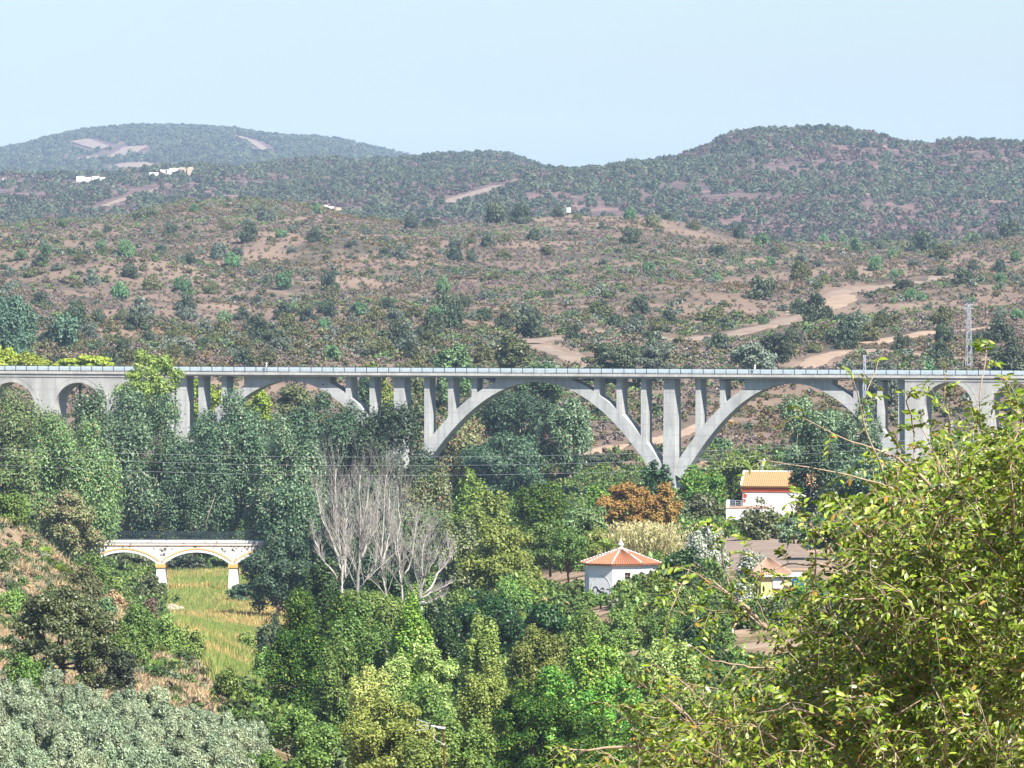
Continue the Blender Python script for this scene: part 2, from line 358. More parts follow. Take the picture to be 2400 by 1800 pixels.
fo('bright', [(80, 124, 42), (106, 152, 52), (138, 174, 64), (66, 108, 40)], .3, .45, .45, ((176, 176, 80), .06))
fo('mid', [(78, 104, 44), (102, 128, 54), (130, 152, 70), (64, 90, 38)], .25, .5, .4, ((140, 150, 76), .03))
fo('deep', [(34, 60, 24), (48, 78, 32), (68, 100, 44), (30, 52, 22)], .2, .45, .45, ((100, 128, 70), .04))
fo('deepfeather', [(38, 66, 18), (54, 86, 22), (86, 116, 34), (34, 58, 18)], .25, .55, .25, ((134, 142, 46), .06))
fo('olivegreen', [(102, 122, 52), (126, 144, 62), (150, 162, 78), (88, 106, 48)], .25, .5, .35, ((150, 150, 84), .03))
fo('cream', [(140, 160, 74), (164, 180, 96), (186, 196, 122), (106, 136, 56)], .25, .6, .25)
fo('silver', [(128, 140, 110), (160, 168, 140), (206, 206, 190), (96, 116, 76)], .2, .6, .25, ((226, 222, 212), .12))
fo('olive', [(112, 130, 92), (140, 154, 118), (176, 186, 152), (84, 104, 70)], .15, .5, .4)
fo('oak', [(66, 80, 40), (90, 104, 54), (118, 128, 76), (54, 66, 36)], .15, .45, .5, ((150, 150, 116), .06))
fo('darkoak', [(52, 64, 44), (66, 80, 54), (86, 98, 68), (44, 54, 38)], .15, .5, .35)
fo('greyoak', [(84, 94, 78), (100, 110, 92), (122, 130, 110), (72, 82, 66)], .15, .5, .35)
fo('hillgreen', [(70, 100, 62), (88, 120, 74), (110, 140, 90), (60, 88, 56)], .2, .5, .35)
fo('hillolive', [(84, 88, 56), (98, 102, 64), (114, 116, 76), (74, 78, 50)], .15, .6, .2)
fo('hillconifer', [(70, 98, 76), (88, 116, 90), (108, 134, 106)], .15, .6, .2)
fo('broom', [(84, 112, 50), (106, 134, 62), (130, 152, 78), (92, 106, 56)], .2, .6, .2)
fo('tamarisk', [(150, 116, 64), (168, 128, 70), (128, 118, 62), (178, 140, 84)], .2, .7, .1, None, .1, ((104, 118, 60), .25, .56))
fo('cane', [(172, 168, 112), (190, 182, 136), (138, 150, 82), (206, 194, 152)], .2, .6, .2)
fo('palm', [(110, 134, 46), (132, 152, 56), (90, 116, 42)], .15, .4, .4)
fo('dry', [(150, 128, 92), (176, 150, 112), (126, 108, 76), (192, 172, 136)], .1, .8, .1)
fo('brownbrush', [(100, 82, 72), (120, 100, 88), (84, 70, 62), (132, 116, 100)], .1, .8, .1)
# ------------------------------------------------------------------ build the terrain sheet
def terrain():
    cols = np.concatenate([1200 - np.geomspace(1710, 20000, 22)[::-1], np.arange(-480, 2881, 6.6), 1200 + np.geomspace(1710, 20000, 22)])
    def sheet(name, ds, mat, cols=cols):
        D, X = np.meshgrid(ds, cols, indexing='ij'); Z = height(X, D)
        Y = D * K; V = np.stack([(X - 1200) / F * Y, Y, Z], -1).reshape(-1, 3)
        n, m = D.shape; i = (np.arange(n - 1)[:, None] * m + np.arange(m - 1)[None]).ravel()
        me = np_mesh(name, V, np.stack([i, i + 1, i + m + 1, i + m], 1), mat, True)
        o = add_mesh(name, me); o['kind'] = 'structure'; return o
    sheet('ground', np.concatenate([np.geomspace(2, 280, 40)[:-1], np.arange(280, 1066, 2.6)]), M['ground'])
    sheet('hillside', np.concatenate([[1064.8], np.arange(1066.5, 1300, 1.7), np.arange(1300, 2620, 3.4)]), M['hillside'])
    sheet('hills', np.concatenate([[2616], np.geomspace(2622, 13500, 330)]), M['hills'], np.concatenate([1200 - np.geomspace(1710, 20000, 14)[::-1], np.arange(-480, 2881, 9), 1200 + np.geomspace(1710, 20000, 14)]))
terrain()
def world_px(P):                       # world point -> table coordinates
    P = np.asarray(P, float); return 1200 + P[:, 0] / P[:, 1] * F, P[:, 1] / K
def track(name, pts, width, mat, d0, d1, kind='structure', lift=.18):
    W = []
    for p in pts:
        d = hit(p[0], p[1], d0, d1)
        if d is None: continue
        W.append([(p[0] - 1200) / F * d * K, d * K] + ([p[2]] if len(p) > 2 else [width]))
    W = np.array(W); s = np.concatenate([[0], np.cumsum(np.hypot(*np.diff(W[:, :2], axis=0).T))])
    n = max(8, int(s[-1] / 2.5)); u = np.linspace(0, s[-1], n)
    X = np.stack([np.interp(u, s, W[:, k]) for k in range(3)], 1)
    for _ in range(6): X[1:-1] = (X[:-2] + 2 * X[1:-1] + X[2:]) / 4
    T = np.gradient(X[:, :2], axis=0); T /= np.linalg.norm(T, axis=1)[:, None] + 1e-9; Nn = np.stack([-T[:, 1], T[:, 0]], 1)
    m = 9; o = np.linspace(-.5, .5, m); V = X[:, None, :2] + Nn[:, None] * (o[None, :, None] * (X[:, 2] * (1 + .18 * fbm(u / 9, u * 0)))[:, None, None])
    V = V.reshape(-1, 2); px, d = world_px(V); z = height(px, d) + lift - .16 * np.abs(np.tile(o * 2, n)) ** 6
    i = (np.arange(n - 1)[:, None] * m + np.arange(m - 1)[None]).ravel()
    ob = add_mesh(name, np_mesh(name, np.c_[V, z], np.stack([i, i + 1, i + m + 1, i + m], 1), mat, True)); ob['kind'] = 'structure'; return ob
track('path', [(1238, 806), (1290, 795), (1330, 791), (1450, 787), (1560, 797), (1600, 801), (1672, 790), (1763, 774), (1824, 762), (1880, 745), (1915, 725), (1925, 707), (1962, 688), (2034, 677), (2088, 671), (2142, 661), (2200, 650)], 6.5, M['track'], 1180, 2300)
track('path', [(1880, 742, 9), (1915, 726, 15), (1945, 708, 13), (1975, 694, 8)], 26, M['track_pale'], 1180, 2300, lift=.24)
track('path', [(1262, 812), (1300, 826), (1345, 846), (1380, 866)], 5.5, M['track'], 1120, 2300)
track('path', [(1880, 866), (1911, 850), (1943, 834), (1987, 822), (2034, 823), (2106, 829), (2178, 836), (2251, 842), (2420, 850)], 5.5, M['track_pale'], 1120, 2300)
track('path', [(2030, 808), (2106, 792), (2171, 783), (2240, 776), (2330, 768)], 5.5, M['track_pale'], 1120, 2300)
track('path', [(1320, 1070), (1372, 1063), (1450, 1050), (1525, 1036), (1556, 1029), (1600, 1011), (1640, 997), (1700, 985)], 4.5, M['track_pale'], 1030, 1190)
track('path', [(1700, 1265), (1760, 1300), (1830, 1330), (1950, 1330), (2100, 1320)], 12, M['track'], 500, 800)
track('path', [(1250, 1395), (1320, 1385), (1400, 1372)], 7, M['track_pale'], 500, 760)
track('path', [(1440, 1545), (1560, 1530), (1680, 1528), (1760, 1520), (1900, 1505)], 13, M['track_pale'], 400, 560)
for pts, wd in (([(186, 330), (215, 340), (247, 350)], 24), ([(257, 370), (290, 362), (318, 345)], 32), ([(557, 320), (590, 332), (615, 349), (618, 362)], 13), ([(307, 384), (330, 396), (347, 405)], 40), ([(200, 370), (230, 378)], 34)):
    track('path', pts, wd, M['track'], 6000, 9500, lift=1.5)
track('path', [(300, 424), (350, 419), (420, 416), (480, 416)], 26, M['track_pale'], 3300, 4600, lift=.5)
track('path', [(170, 430), (210, 428), (250, 428)], 22, M['track_pale'], 3300, 4600, lift=.5)
track('path', [(700, 492), (760, 500), (840, 498)], 30, M['track'], 3000, 4600, lift=.5)
track('path', [(242, 485), (307, 463), (345, 450), (380, 442)], 7, M['track'], 3000, 4600, lift=.5)
track('path', [(1040, 478), (1085, 462), (1130, 447), (1175, 436)], 13, M['track'], 3000, 4600, lift=.5)
# ------------------------------------------------------------------ the concrete viaduct
class Frame:
    """a straight structure: t runs along it, w away from the viewer, z up"""
    def __init__(s, d, theta, px0=1200): s.Y0 = d * K; s.th = theta; s.X0 = (px0 - 1200) / F * s.Y0; s.c = math.cos(theta); s.s = math.sin(theta)
    def t(s, px, w=0):
        a = (px - 1200) / F; return (a * (s.Y0 + w * s.c) - s.X0 - w * s.s) / (s.c + a * s.s)
    def Y(s, t, w=0): return s.Y0 - t * s.s + w * s.c
    def z(s, px, py, w=0): return zat(py, s.Y(s.t(px, w), w))
    def ground(s, t, w=0):
        X = s.X0 + t * s.c + w * s.s; Y = s.Y(t, w); return gz(1200 + X / Y * F, Y / K)
    def root(s, name, label, cat): return empty(name, (s.X0, s.Y0, 0), -s.th, label, cat)
def viaduct():
    fr = Frame(1016, R(16.5)); Wd = 6.6; w0, w1 = 1.35, 5.25
    rt = fr.root('viaduct', 'long grey concrete viaduct with three open spandrel arches and round arcades at both ends', 'viaduct')
    zd = fr.z(1200, 875.5); tL, tR = fr.t(-430), fr.t(2850)
    T = lambda px, w=w0: fr.t(px, w)
    # deck
    d = MB(); d.box(tL, tR, 0, Wd, zd - .42, zd).box(tL, tR, .35, Wd - .35, zd - .75, zd - .418); d.build('deck', M['deck'], rt)
    MB().box(tL, tR, .9, Wd - .9, zd + .004, zd + .06).build('roadway', M['asphalt'], rt)
    ta0, ta1 = T(403, .3), T(2121, .3)
    # arches
    arches = [(672, 23.1, 19.6), (1252, 27.8, 21.9), (1850, 23.1, 19.6)]
    zc = fr.z(1252, 895.5, w0); ring = []
    def col(name, ta, tb, zb, wa=w0, wb=w1, bat=.0):
        m = MB(); m.frustum((ta - bat, tb + bat, wa - bat, wb + bat, zb), (ta, tb, wa, wb, zd - .752)); return m.build(name, M['concrete'], rt)
    for (pc, kk, hs) in arches:
        tc = T(pc) + .45; x = np.linspace(-hs, hs, 49); zi = zc - x * x / kk
        sl = -2 * x / kk; th = 1.55 + .75 * (np.abs(x) / hs); nx = -sl / np.sqrt(1 + sl * sl); nz = 1 / np.sqrt(1 + sl * sl)
        Pn = np.stack([tc + x, zi], 1); Q = np.stack([tc + x + nx * th, zi + nz * th], 1)
        m = MB(); m.curve_strip(Pn, Q, w0, w1); a = m.build('arch_ring', M['concrete'], rt)
        ring.append((tc, Q)); 
        for sgn in ():
            q = MB(); q.box(tc + sgn * (hs + .6) - 2.2, tc + sgn * (hs + .6) + 2.2, w0 - .6, w1 + .6, min(fr.ground(tc + sgn * hs, 3), zc - hs * hs / kk) - 4, zc - hs * hs / kk + .7); q.build('footing', M['concrete'], rt)
    ext = lambda i, t: float(np.interp(t, ring[i][1][:, 0], ring[i][1][:, 1]))
    for i, (a, b) in enumerate([(572, 773), (1161, 1342), (1745, 1951)]):
        t = np.linspace(T(a), T(b), 15); lo = np.array([ext(i, x) - .25 for x in t]); lo = np.minimum(lo, zd - 1.0)
        m = MB(); m.strip(t, lo, zd - .753, w0 + .003, w1 - .003); m.build('spandrel_wall', M['concrete'], rt)
    for i, lst in enumerate([[465, 519, 810, 866], [994, 1050, 1105, 1392, 1445, 1502], [1630, 1687, 2000, 2056]]):
        for px in lst:
            ta = T(px); tb = ta + .93; tm = (ta + tb) / 2
            col('column', ta, tb, ext(i, tm) - 1.1, w0 + .004, w1 - .004)
    for px in (413, 923, 1556, 2106):
        ta = T(px); tb = ta + 1.9; zb = fr.ground((ta + tb) / 2, 3) - 2
        m = MB(); m.frustum((ta - .15, tb + .15, w0 - .35, w1 + .35, zb), (ta, tb, w0, w1, zd - .752)); m.build('pier', M['concrete'], rt)
    # arcades: wall with round openings
    def arcade(centres, te, side):
        wa, wb = .3, Wd - .3; r = 4.35; zcr = fr.z(2222 if side > 0 else 177, 896.5, .3); zs = zcr - r
        cs = sorted(centres); lo_t = min(te, cs[0] - 6.2) if side < 0 else te; hi_t = te if side < 0 else cs[-1] + 6.2
        edges = [lo_t] + [e for c in cs for e in (c - r, c + r)] + [hi_t]
        for k in range(0, len(edges), 2):
            a, b = edges[k], edges[k + 1]
            if b - a < .2: continue
            zb = fr.ground((a + b) / 2, 3) - 2; m = MB(); m.box(a, b, wa, wb, zb, zd - .752); m.build('pier', M['concrete_old'], rt)
        for c in cs:
            an = np.linspace(math.pi, 0, 25); t = c + r * np.cos(an); lo = zs + r * np.sin(an); t[0] += .002; t[-1] -= .002
            m = MB(); m.strip(t, lo, zd - .752, wa, wb)
            m.curve_strip(np.stack([c + 5.15 * np.cos(an), zs + 5.15 * np.sin(an)], 1), np.stack([c + 5.28 * np.cos(an), zs + 5.28 * np.sin(an)], 1), wa - .035, wa + .05)
            m.build('arch', M['concrete_old'], rt)
        m = MB(); m.box(lo_t, hi_t, wa - .12, wa + .2, zd - .98, zd - .756); m.build('cornice', M['concrete_old'], rt)
    arcade([T(px, .3) for px in (-288, -131, 26, 183, 340)], ta0, -1)
    arcade([T(px, .3) for px in (2222, 2381, 2540, 2699)], ta1, 1)
    # railings and crash barriers on both sides
    ts = np.arange(tL + 1, tR - .5, 2.03)
    for w, sg in ((.12, 0), (Wd - .12, 1)):
        m = MB()
        for z in (zd + .93, zd + .3): m.box(tL, tR, w - .02, w + .02, z - .02, z + .02)
        m.build('railing', M['rail_dark'], rt)
        if sg == 0:
            for i, t in enumerate(ts): MB().box(t - .05, t + .05, w - .05, w + .05, zd - .28, zd + 1.0).build('railing_post', M['rail_dark'], rt)
        else:
            m = MB()
            for t in ts: m.box(t - .04, t + .04, w - .04, w + .04, zd - .2, zd + .98)
            o = m.build('railing_post', M['rail_dark'], rt); o['kind'] = 'stuff'
    for w in (.62, Wd - .62):
        m = MB(); m.box(tL, tR, w, w + .06, zd + .18, zd + .46).box(tL, tR, w, w + .06, zd + .54, zd + .82).box(tL, tR, w + .03, w + .05, zd + .45, zd + .55)
        for t in np.arange(tL + .5, tR, 4.06): m.box(t, t + .1, w + .05, w + .15, zd, zd + .7)
        m.build('crash_barrier', M['galv'], rt)
    # small pipe brackets under the deck
    for px in (548, 1375, 1700, 2075, 1150):
        t = T(px); MB().tube([(t - 1, w0 - .1, zd - .9), (t, w0 - .1, zd - 1.15), (t + .9, w0 - .1, zd - .95)], .05).build('drain_pipe', M['rust'], rt)
    # two little white marker lamps on the parapet
    for px, py, lb in ((624, 856, 'small white marker post on the viaduct railing above the first open arch'), (1769, 860, 'small white marker post on the viaduct railing above the third open arch')):
        t = fr.t(px); X = fr.X0 + t * fr.c; Y = fr.Y(t); m = MB(); m.box(-.1, .1, -.1, .1, 0, .45).lathe(0, 0, [(.02, .45), (.17, .5), (.17, .7), (.02, .78)], 8)
        o = m.build('marker_post', M['white'], None, loc=(X + .12 * fr.s, Y + .12 * fr.c, zd + .955)); tag(o, lb, 'marker post')
    return fr, zd
VF, VZ = viaduct()

# ------------------------------------------------------------------ the old whitewashed bridge
def old_bridge():
    fr = Frame(800, R(2.5), 400); rt = fr.root('old_bridge', 'old low whitewashed bridge with ochre trimmed segmental arches and iron railing', 'bridge')
    t0, t1 = fr.t(150), fr.t(760); W0, W1 = .25, 3.9; s = ppm(800)
    zt = fr.z(400, 1267); zk = fr.z(400, 1276)
    m = MB(); m.box(t0, t1, 0, 4.15, zt - .28, zt).box(t0, t1, .1, 4.05, zk - .12, zt - .278); m.build('cornice', M['white_old'], rt)
    MB().box(t0, t1, .13, .2, zk - .2, zk - .118).build('moulding', M['ochre'], rt)
    zs = fr.z(400, 1322); zc = fr.z(400, 1294.5); rise = zc - zs
    pc = [205, 375.5, 545.5, 716]; pt = [fr.t(p) for p in pc]; hw = .62
    for a, b in zip(pt[:-1], pt[1:]):
        c = (a + b) / 2; h = (b - a) / 2 - hw * .75; r = (h * h + rise * rise) / (2 * rise); x = np.linspace(-h, h, 33); lo = zc - r + np.sqrt(r * r - x * x)
        m = MB(); xs = np.concatenate([[-(b - a) / 2], x, [(b - a) / 2]]); ls = np.concatenate([[zs - .002], lo, [zs - .002]])
        xs[0] += .001; xs[-1] -= .001; m.strip(c + xs, ls, zk - .2, W0, W1); m.build('spandrel_wall', M['white_old'], rt)
        an = np.arctan2(lo - (zc - r), x); ring = lambda q: np.stack([c + q * np.cos(an), zc - r + q * np.sin(an)], 1)
        m = MB(); m.curve_strip(ring(r), ring(r + .36), W0 - .07, W0 + .1); m.build('arch_ring', M['white'], rt)
        m = MB(); m.curve_strip(ring(r + .362), ring(r + .55), W0 - .13, W0 + .1); m.build('arch_band', M['ochre'], rt)
    for p, t in zip(pc, pt):
        zb = fr.ground(t, 2) - 1.5
        m = MB(); m.box(t - .66, t + .66, W0 - .28, W1 + .2, zs - .5, zs - .002).box(t - .58, t + .58, W0 - .18, W1 + .1, zs - .64, zs - .502); m.build('capital', M['ochre'], rt)
        m = MB(); m.frustum((t - .78, t + .78, W0 - .5, W1 + .4, zb), (t - .53, t + .53, W0 - .12, W1, zs - .642)); m.build('pier', M['white'], rt)
    rr = random.Random(12); m = MB()
    for px, py, n, sp in ((382, 1288, 16, 9), (362, 1285, 4, 4), (400, 1287, 3, 4), (520, 1286, 7, 10), (548, 1290, 6, 6), (455, 1281, 4, 14), (285, 1283, 3, 4), (575, 1284, 6, 12), (380, 1300, 8, 6), (545, 1283, 5, 16)):
        for i in range(n):
            x = fr.t(px + rr.uniform(-sp, sp)); z = fr.z(400, py + rr.uniform(-.5, 1) * sp * .7); r = rr.uniform(.05, .16); k = 7
            if z > zk - .22: z = zk - .3
            Vp = [(x, W0 - .006 - i * .0004, z)] + [(x + r * rr.uniform(.6, 1.4) * math.cos(a), W0 - .006 - i * .0004, z + r * rr.uniform(.5, 1.6) * math.sin(a)) for a in np.arange(k) * 2 * math.pi / k]
            m._add(Vp, None, [(0, j + 1, (j + 1) % k + 1) for j in range(k)])
        m.build('stain', M['dark_stain'], rt); m = MB()
    for w in (.3, 3.8):
        m = MB(); zr = fr.z(400, 1248.5)
        for z in (zr, zr - .3, zt + .12): m.box(t0, t1, w - .035, w + .035, z - .035, z + .035)
        for t in np.arange(t0, t1, .32): m.box(t - .02, t + .02, w - .02, w + .02, zt, zr)
        for t in np.arange(t0, t1, 2.0): m.box(t - .045, t + .045, w - .04, w + .04, zt, zr + .08).tube([(t, w, zt + .15), (t + 1, w, zr - .3), (t + 2, w, zt + .15)], .016, 4)
        m.build('railing', M['rail_dark'], rt)
old_bridge()

# ------------------------------------------------------------------ round garden pavilion with tiled roof
def tile_roof(name, mat, parent, apex, corners, z_over=.0, n=16, top=None):
    """corrugated clay tile slopes: each eave edge to the apex (or to a top edge), raised in barrel rows"""
    m = MB()
    for a, b, ta, tb in corners:
        a, b, ta, tb = map(np.array, (a, b, ta, tb)); L = np.linalg.norm(b - a); k = max(6, int(L / .24)); nrm = np.cross(b - a, (ta + tb) / 2 - (a + b) / 2); nrm = nrm / np.linalg.norm(nrm)
        if nrm[2] < 0: nrm = -nrm
        rows_ = 6; S = k * 6 + 1; u = np.linspace(0, 1, S); wv = np.abs(np.sin(u * k * np.pi)) * .085
        V = []
        for r in range(rows_ + 1):
            v = r / rows_; base = a + (b - a) * u[:, None]; tp = ta + (tb - ta) * u[:, None]; V.append(base + (tp - base) * v + nrm * (wv * (1 - .25 * v) + .01)[:, None])
        V = np.concatenate(V); q = [(r * S + i, r * S + i + 1, (r + 1) * S + i + 1, (r + 1) * S + i) for r in range(rows_) for i in range(S - 1)]
        m._add(V, q)
        und = np.array([a, b, tb, ta]) - nrm * .09; m._add(und, [(0, 1, 2, 3)])
        e = np.array([V[0], V[S - 1], und[1], und[0]]); m._add(e, [(0, 1, 2, 3)])
    return m.build(name, mat, parent)
def kiosk():
    d = 550; c = P(1456, 1317, d); zb = zat(1400, c.y) - .5; ze = c.z - .12; rt = empty('garden_pavilion', (c.x, c.y, zb), 0, 'white octagonal pavilion with orange tiled pointed roof and a horse painted on its wall', 'pavilion')
    s = ppm(d); Rr = 98 / s; Rw = 88 / s; ph = math.radians(14); H = ze - zb
    cor = lambda r, z, k: (r * math.cos(ph + k * math.pi / 4), -r * math.sin(ph + k * math.pi / 4), z)
    m = MB(); V = [cor(Rw, z, k) for z in (0, H) for k in range(8)]; m._add(V, [(k, (k + 1) % 8, 8 + (k + 1) % 8, 8 + k) for k in range(8)]); m.build('wall', M['white'], rt)
    m = MB(); V = [cor(Rw + .12, z, k) for z in (H - .16, H - .02) for k in range(8)]; m._add(V, [(k, (k + 1) % 8, 8 + (k + 1) % 8, 8 + k) for k in range(8)]); V = [cor(Rw + .12, H - .16, k) for k in range(8)] + [cor(Rw, H - .16, k) for k in range(8)]
    m._add(V, [(k, (k + 1) % 8, 8 + (k + 1) % 8, 8 + k) for k in range(8)]); m.build('eaves_moulding', M['white_old'], rt)
    za = H + 1.32
    tile_roof('roof', M['tile_orange'], rt, None, [(cor(Rr, H, k), cor(Rr, H, k + 1), cor(.12, za, k), cor(.12, za, k + 1)) for k in range(8)])
    m = MB()
    rr = random.Random(3)
    for k in range(8):
        a = Vector(cor(Rr, H + .05, k)); b = Vector(cor(.12, za + .05, k)); n = 13
        for i in range(n):
            if rr.random() < .13: continue
            p = a.lerp(b, (i + .1) / n); q = a.lerp(b, (i + .75) / n); m.tube([p + Vector((0, 0, .05)), q + Vector((0, 0, .05))], [.09, .07], 6)
        m.build('ridge_edging', M['white_old'], rt); m = MB()
    m = MB(); m.lathe(0, 0, [(.3, za - .15), (.26, za + .12), (.17, za + .16), (.17, za + .32), (.3, za + .38), (.24, za + .5), (.1, za + .62), (.13, za + .68), (.04, za + .9), (.0, za + 1.0)], 14); m.build('finial', M['white_old'], rt, True)
    # fields: face k between corners k and k+1; k=1: 59..104 deg faces the viewer
    def onface(k, u, z, out):
        a = Vector(cor(Rw, 0, k)); b = Vector(cor(Rw, 0, k + 1)); mid = (a + b) / 2; n = mid.normalized(); p = a.lerp(b, u); return Vector((p.x, p.y, z)) + n * out
    for k in (0, 1, 2, 3):
        a = Vector(cor(Rw, 0, k)); L = (Vector(cor(Rw, 0, k + 1)) - a).length; m = MB(); pts = []
        for i in range(25):
            an = math.pi * i / 24; pts.append(onface(k, .5 + .4 * math.cos(an), H * .42 + .4 * L * math.sin(an), .012))
        pts = [onface(k, .9, .3, .012)] + pts + [onface(k, .1, .3, .012)]; m.tube(pts, .022, 4); m.build('arch_relief', M['white_old'], rt)
    f = [onface(1, u, z, .02) for u, z in ((.38, H * .56), (.56, H * .56), (.56, H * .79), (.38, H * .79))]
    m = MB(); 
    c0 = sum(f, Vector()) / 4
    m.poly(f); w_ = m.build('window', M['dark'], rt)
    m = MB()
    for i in range(4): m.tube([f[i], f[(i + 1) % 4]], .035, 4)
    m.tube([(f[0] + f[1]) / 2, (f[2] + f[3]) / 2], .02, 4); m.build('frame', M['wood_brown'], w_)
    # the painted horse on the next face
    def hp(pts, r): 
        return [onface(2, 1 - u, z, .012) for u, z in pts], r
    hz = lambda v: .42 + v * 1.55; out = MB()
    horse = [([(.18, .62), (.2, .7), (.27, .76), (.33, .72), (.36, .62)], [.05, .07, .06, .05, .05]), ([(.18, .62), (.17, .55), (.2, .53)], [.04, .03, .02]), ([(.33, .7), (.38, .55), (.46, .47), (.54, .44), (.6, .47)], [.06, .1, .1, .06, .05]),
             ([(.37, .55), (.33, .42), (.3, .36), (.31, .26), (.35, .24)], [.06, .04, .03, .025, .02]), ([(.44, .46), (.5, .36), (.5, .28), (.46, .22)], [.06, .04, .025, .02]), ([(.6, .46), (.66, .4), (.74, .42)], [.05, .03, .02]),
             ([(.5, .6), (.55, .68), (.62, .66), (.64, .56)], [.04, .07, .06, .03]), ([(.74, .6), (.8, .64), (.86, .58)], [.03, .05, .03]), ([(.44, .46), (.56, .38), (.68, .37), (.8, .42)], [.04, .05, .04, .02])]
    for pts, r in horse:
        for (u0, v0), (u1, v1), r0, r1 in zip(pts[:-1], pts[1:], r[:-1], r[1:]):
            a = onface(2, 1 - u0, hz(v0), .012); b = onface(2, 1 - u1, hz(v1), .012); dd = (b - a); n = onface(2, .5, 0, 1) - onface(2, .5, 0, 0); s_ = dd.cross(n).normalized()
            out.poly([a - s_ * r0, b - s_ * r1, b + s_ * r1, a + s_ * r0])
            for cc, rr_ in ((a, r0), (b, r1)):
                fan = [cc + (s_ * math.cos(q) + n.cross(s_) * math.sin(q)) * rr_ + n * .001 for q in np.arange(8) * math.pi / 4]
                out._add([cc + n * .001] + fan, None, [(0, i + 1, (i + 1) % 8 + 1) for i in range(8)])
    out.build('horse_painting', M['graffiti'], rt)
    m = MB()
    rr = random.Random(5)
    for i in range(9): 
        u = .12 + .08 * i + rr.random() * .02; a = onface(2, 1 - u, .14 + rr.random() * .3, .004)
        m.poly([onface(2, 1 - u - .06, .02, .004 + i * .0006), onface(2, 1 - u + .06, .02, .004 + i * .0006), onface(2, 1 - u + .045, .38 + rr.random() * .2, .004 + i * .0006), onface(2, 1 - u - .05, .42 + rr.random() * .2, .004 + i * .0006)])
    m.build('bare_plaster', M['ochre'], rt)
kiosk()

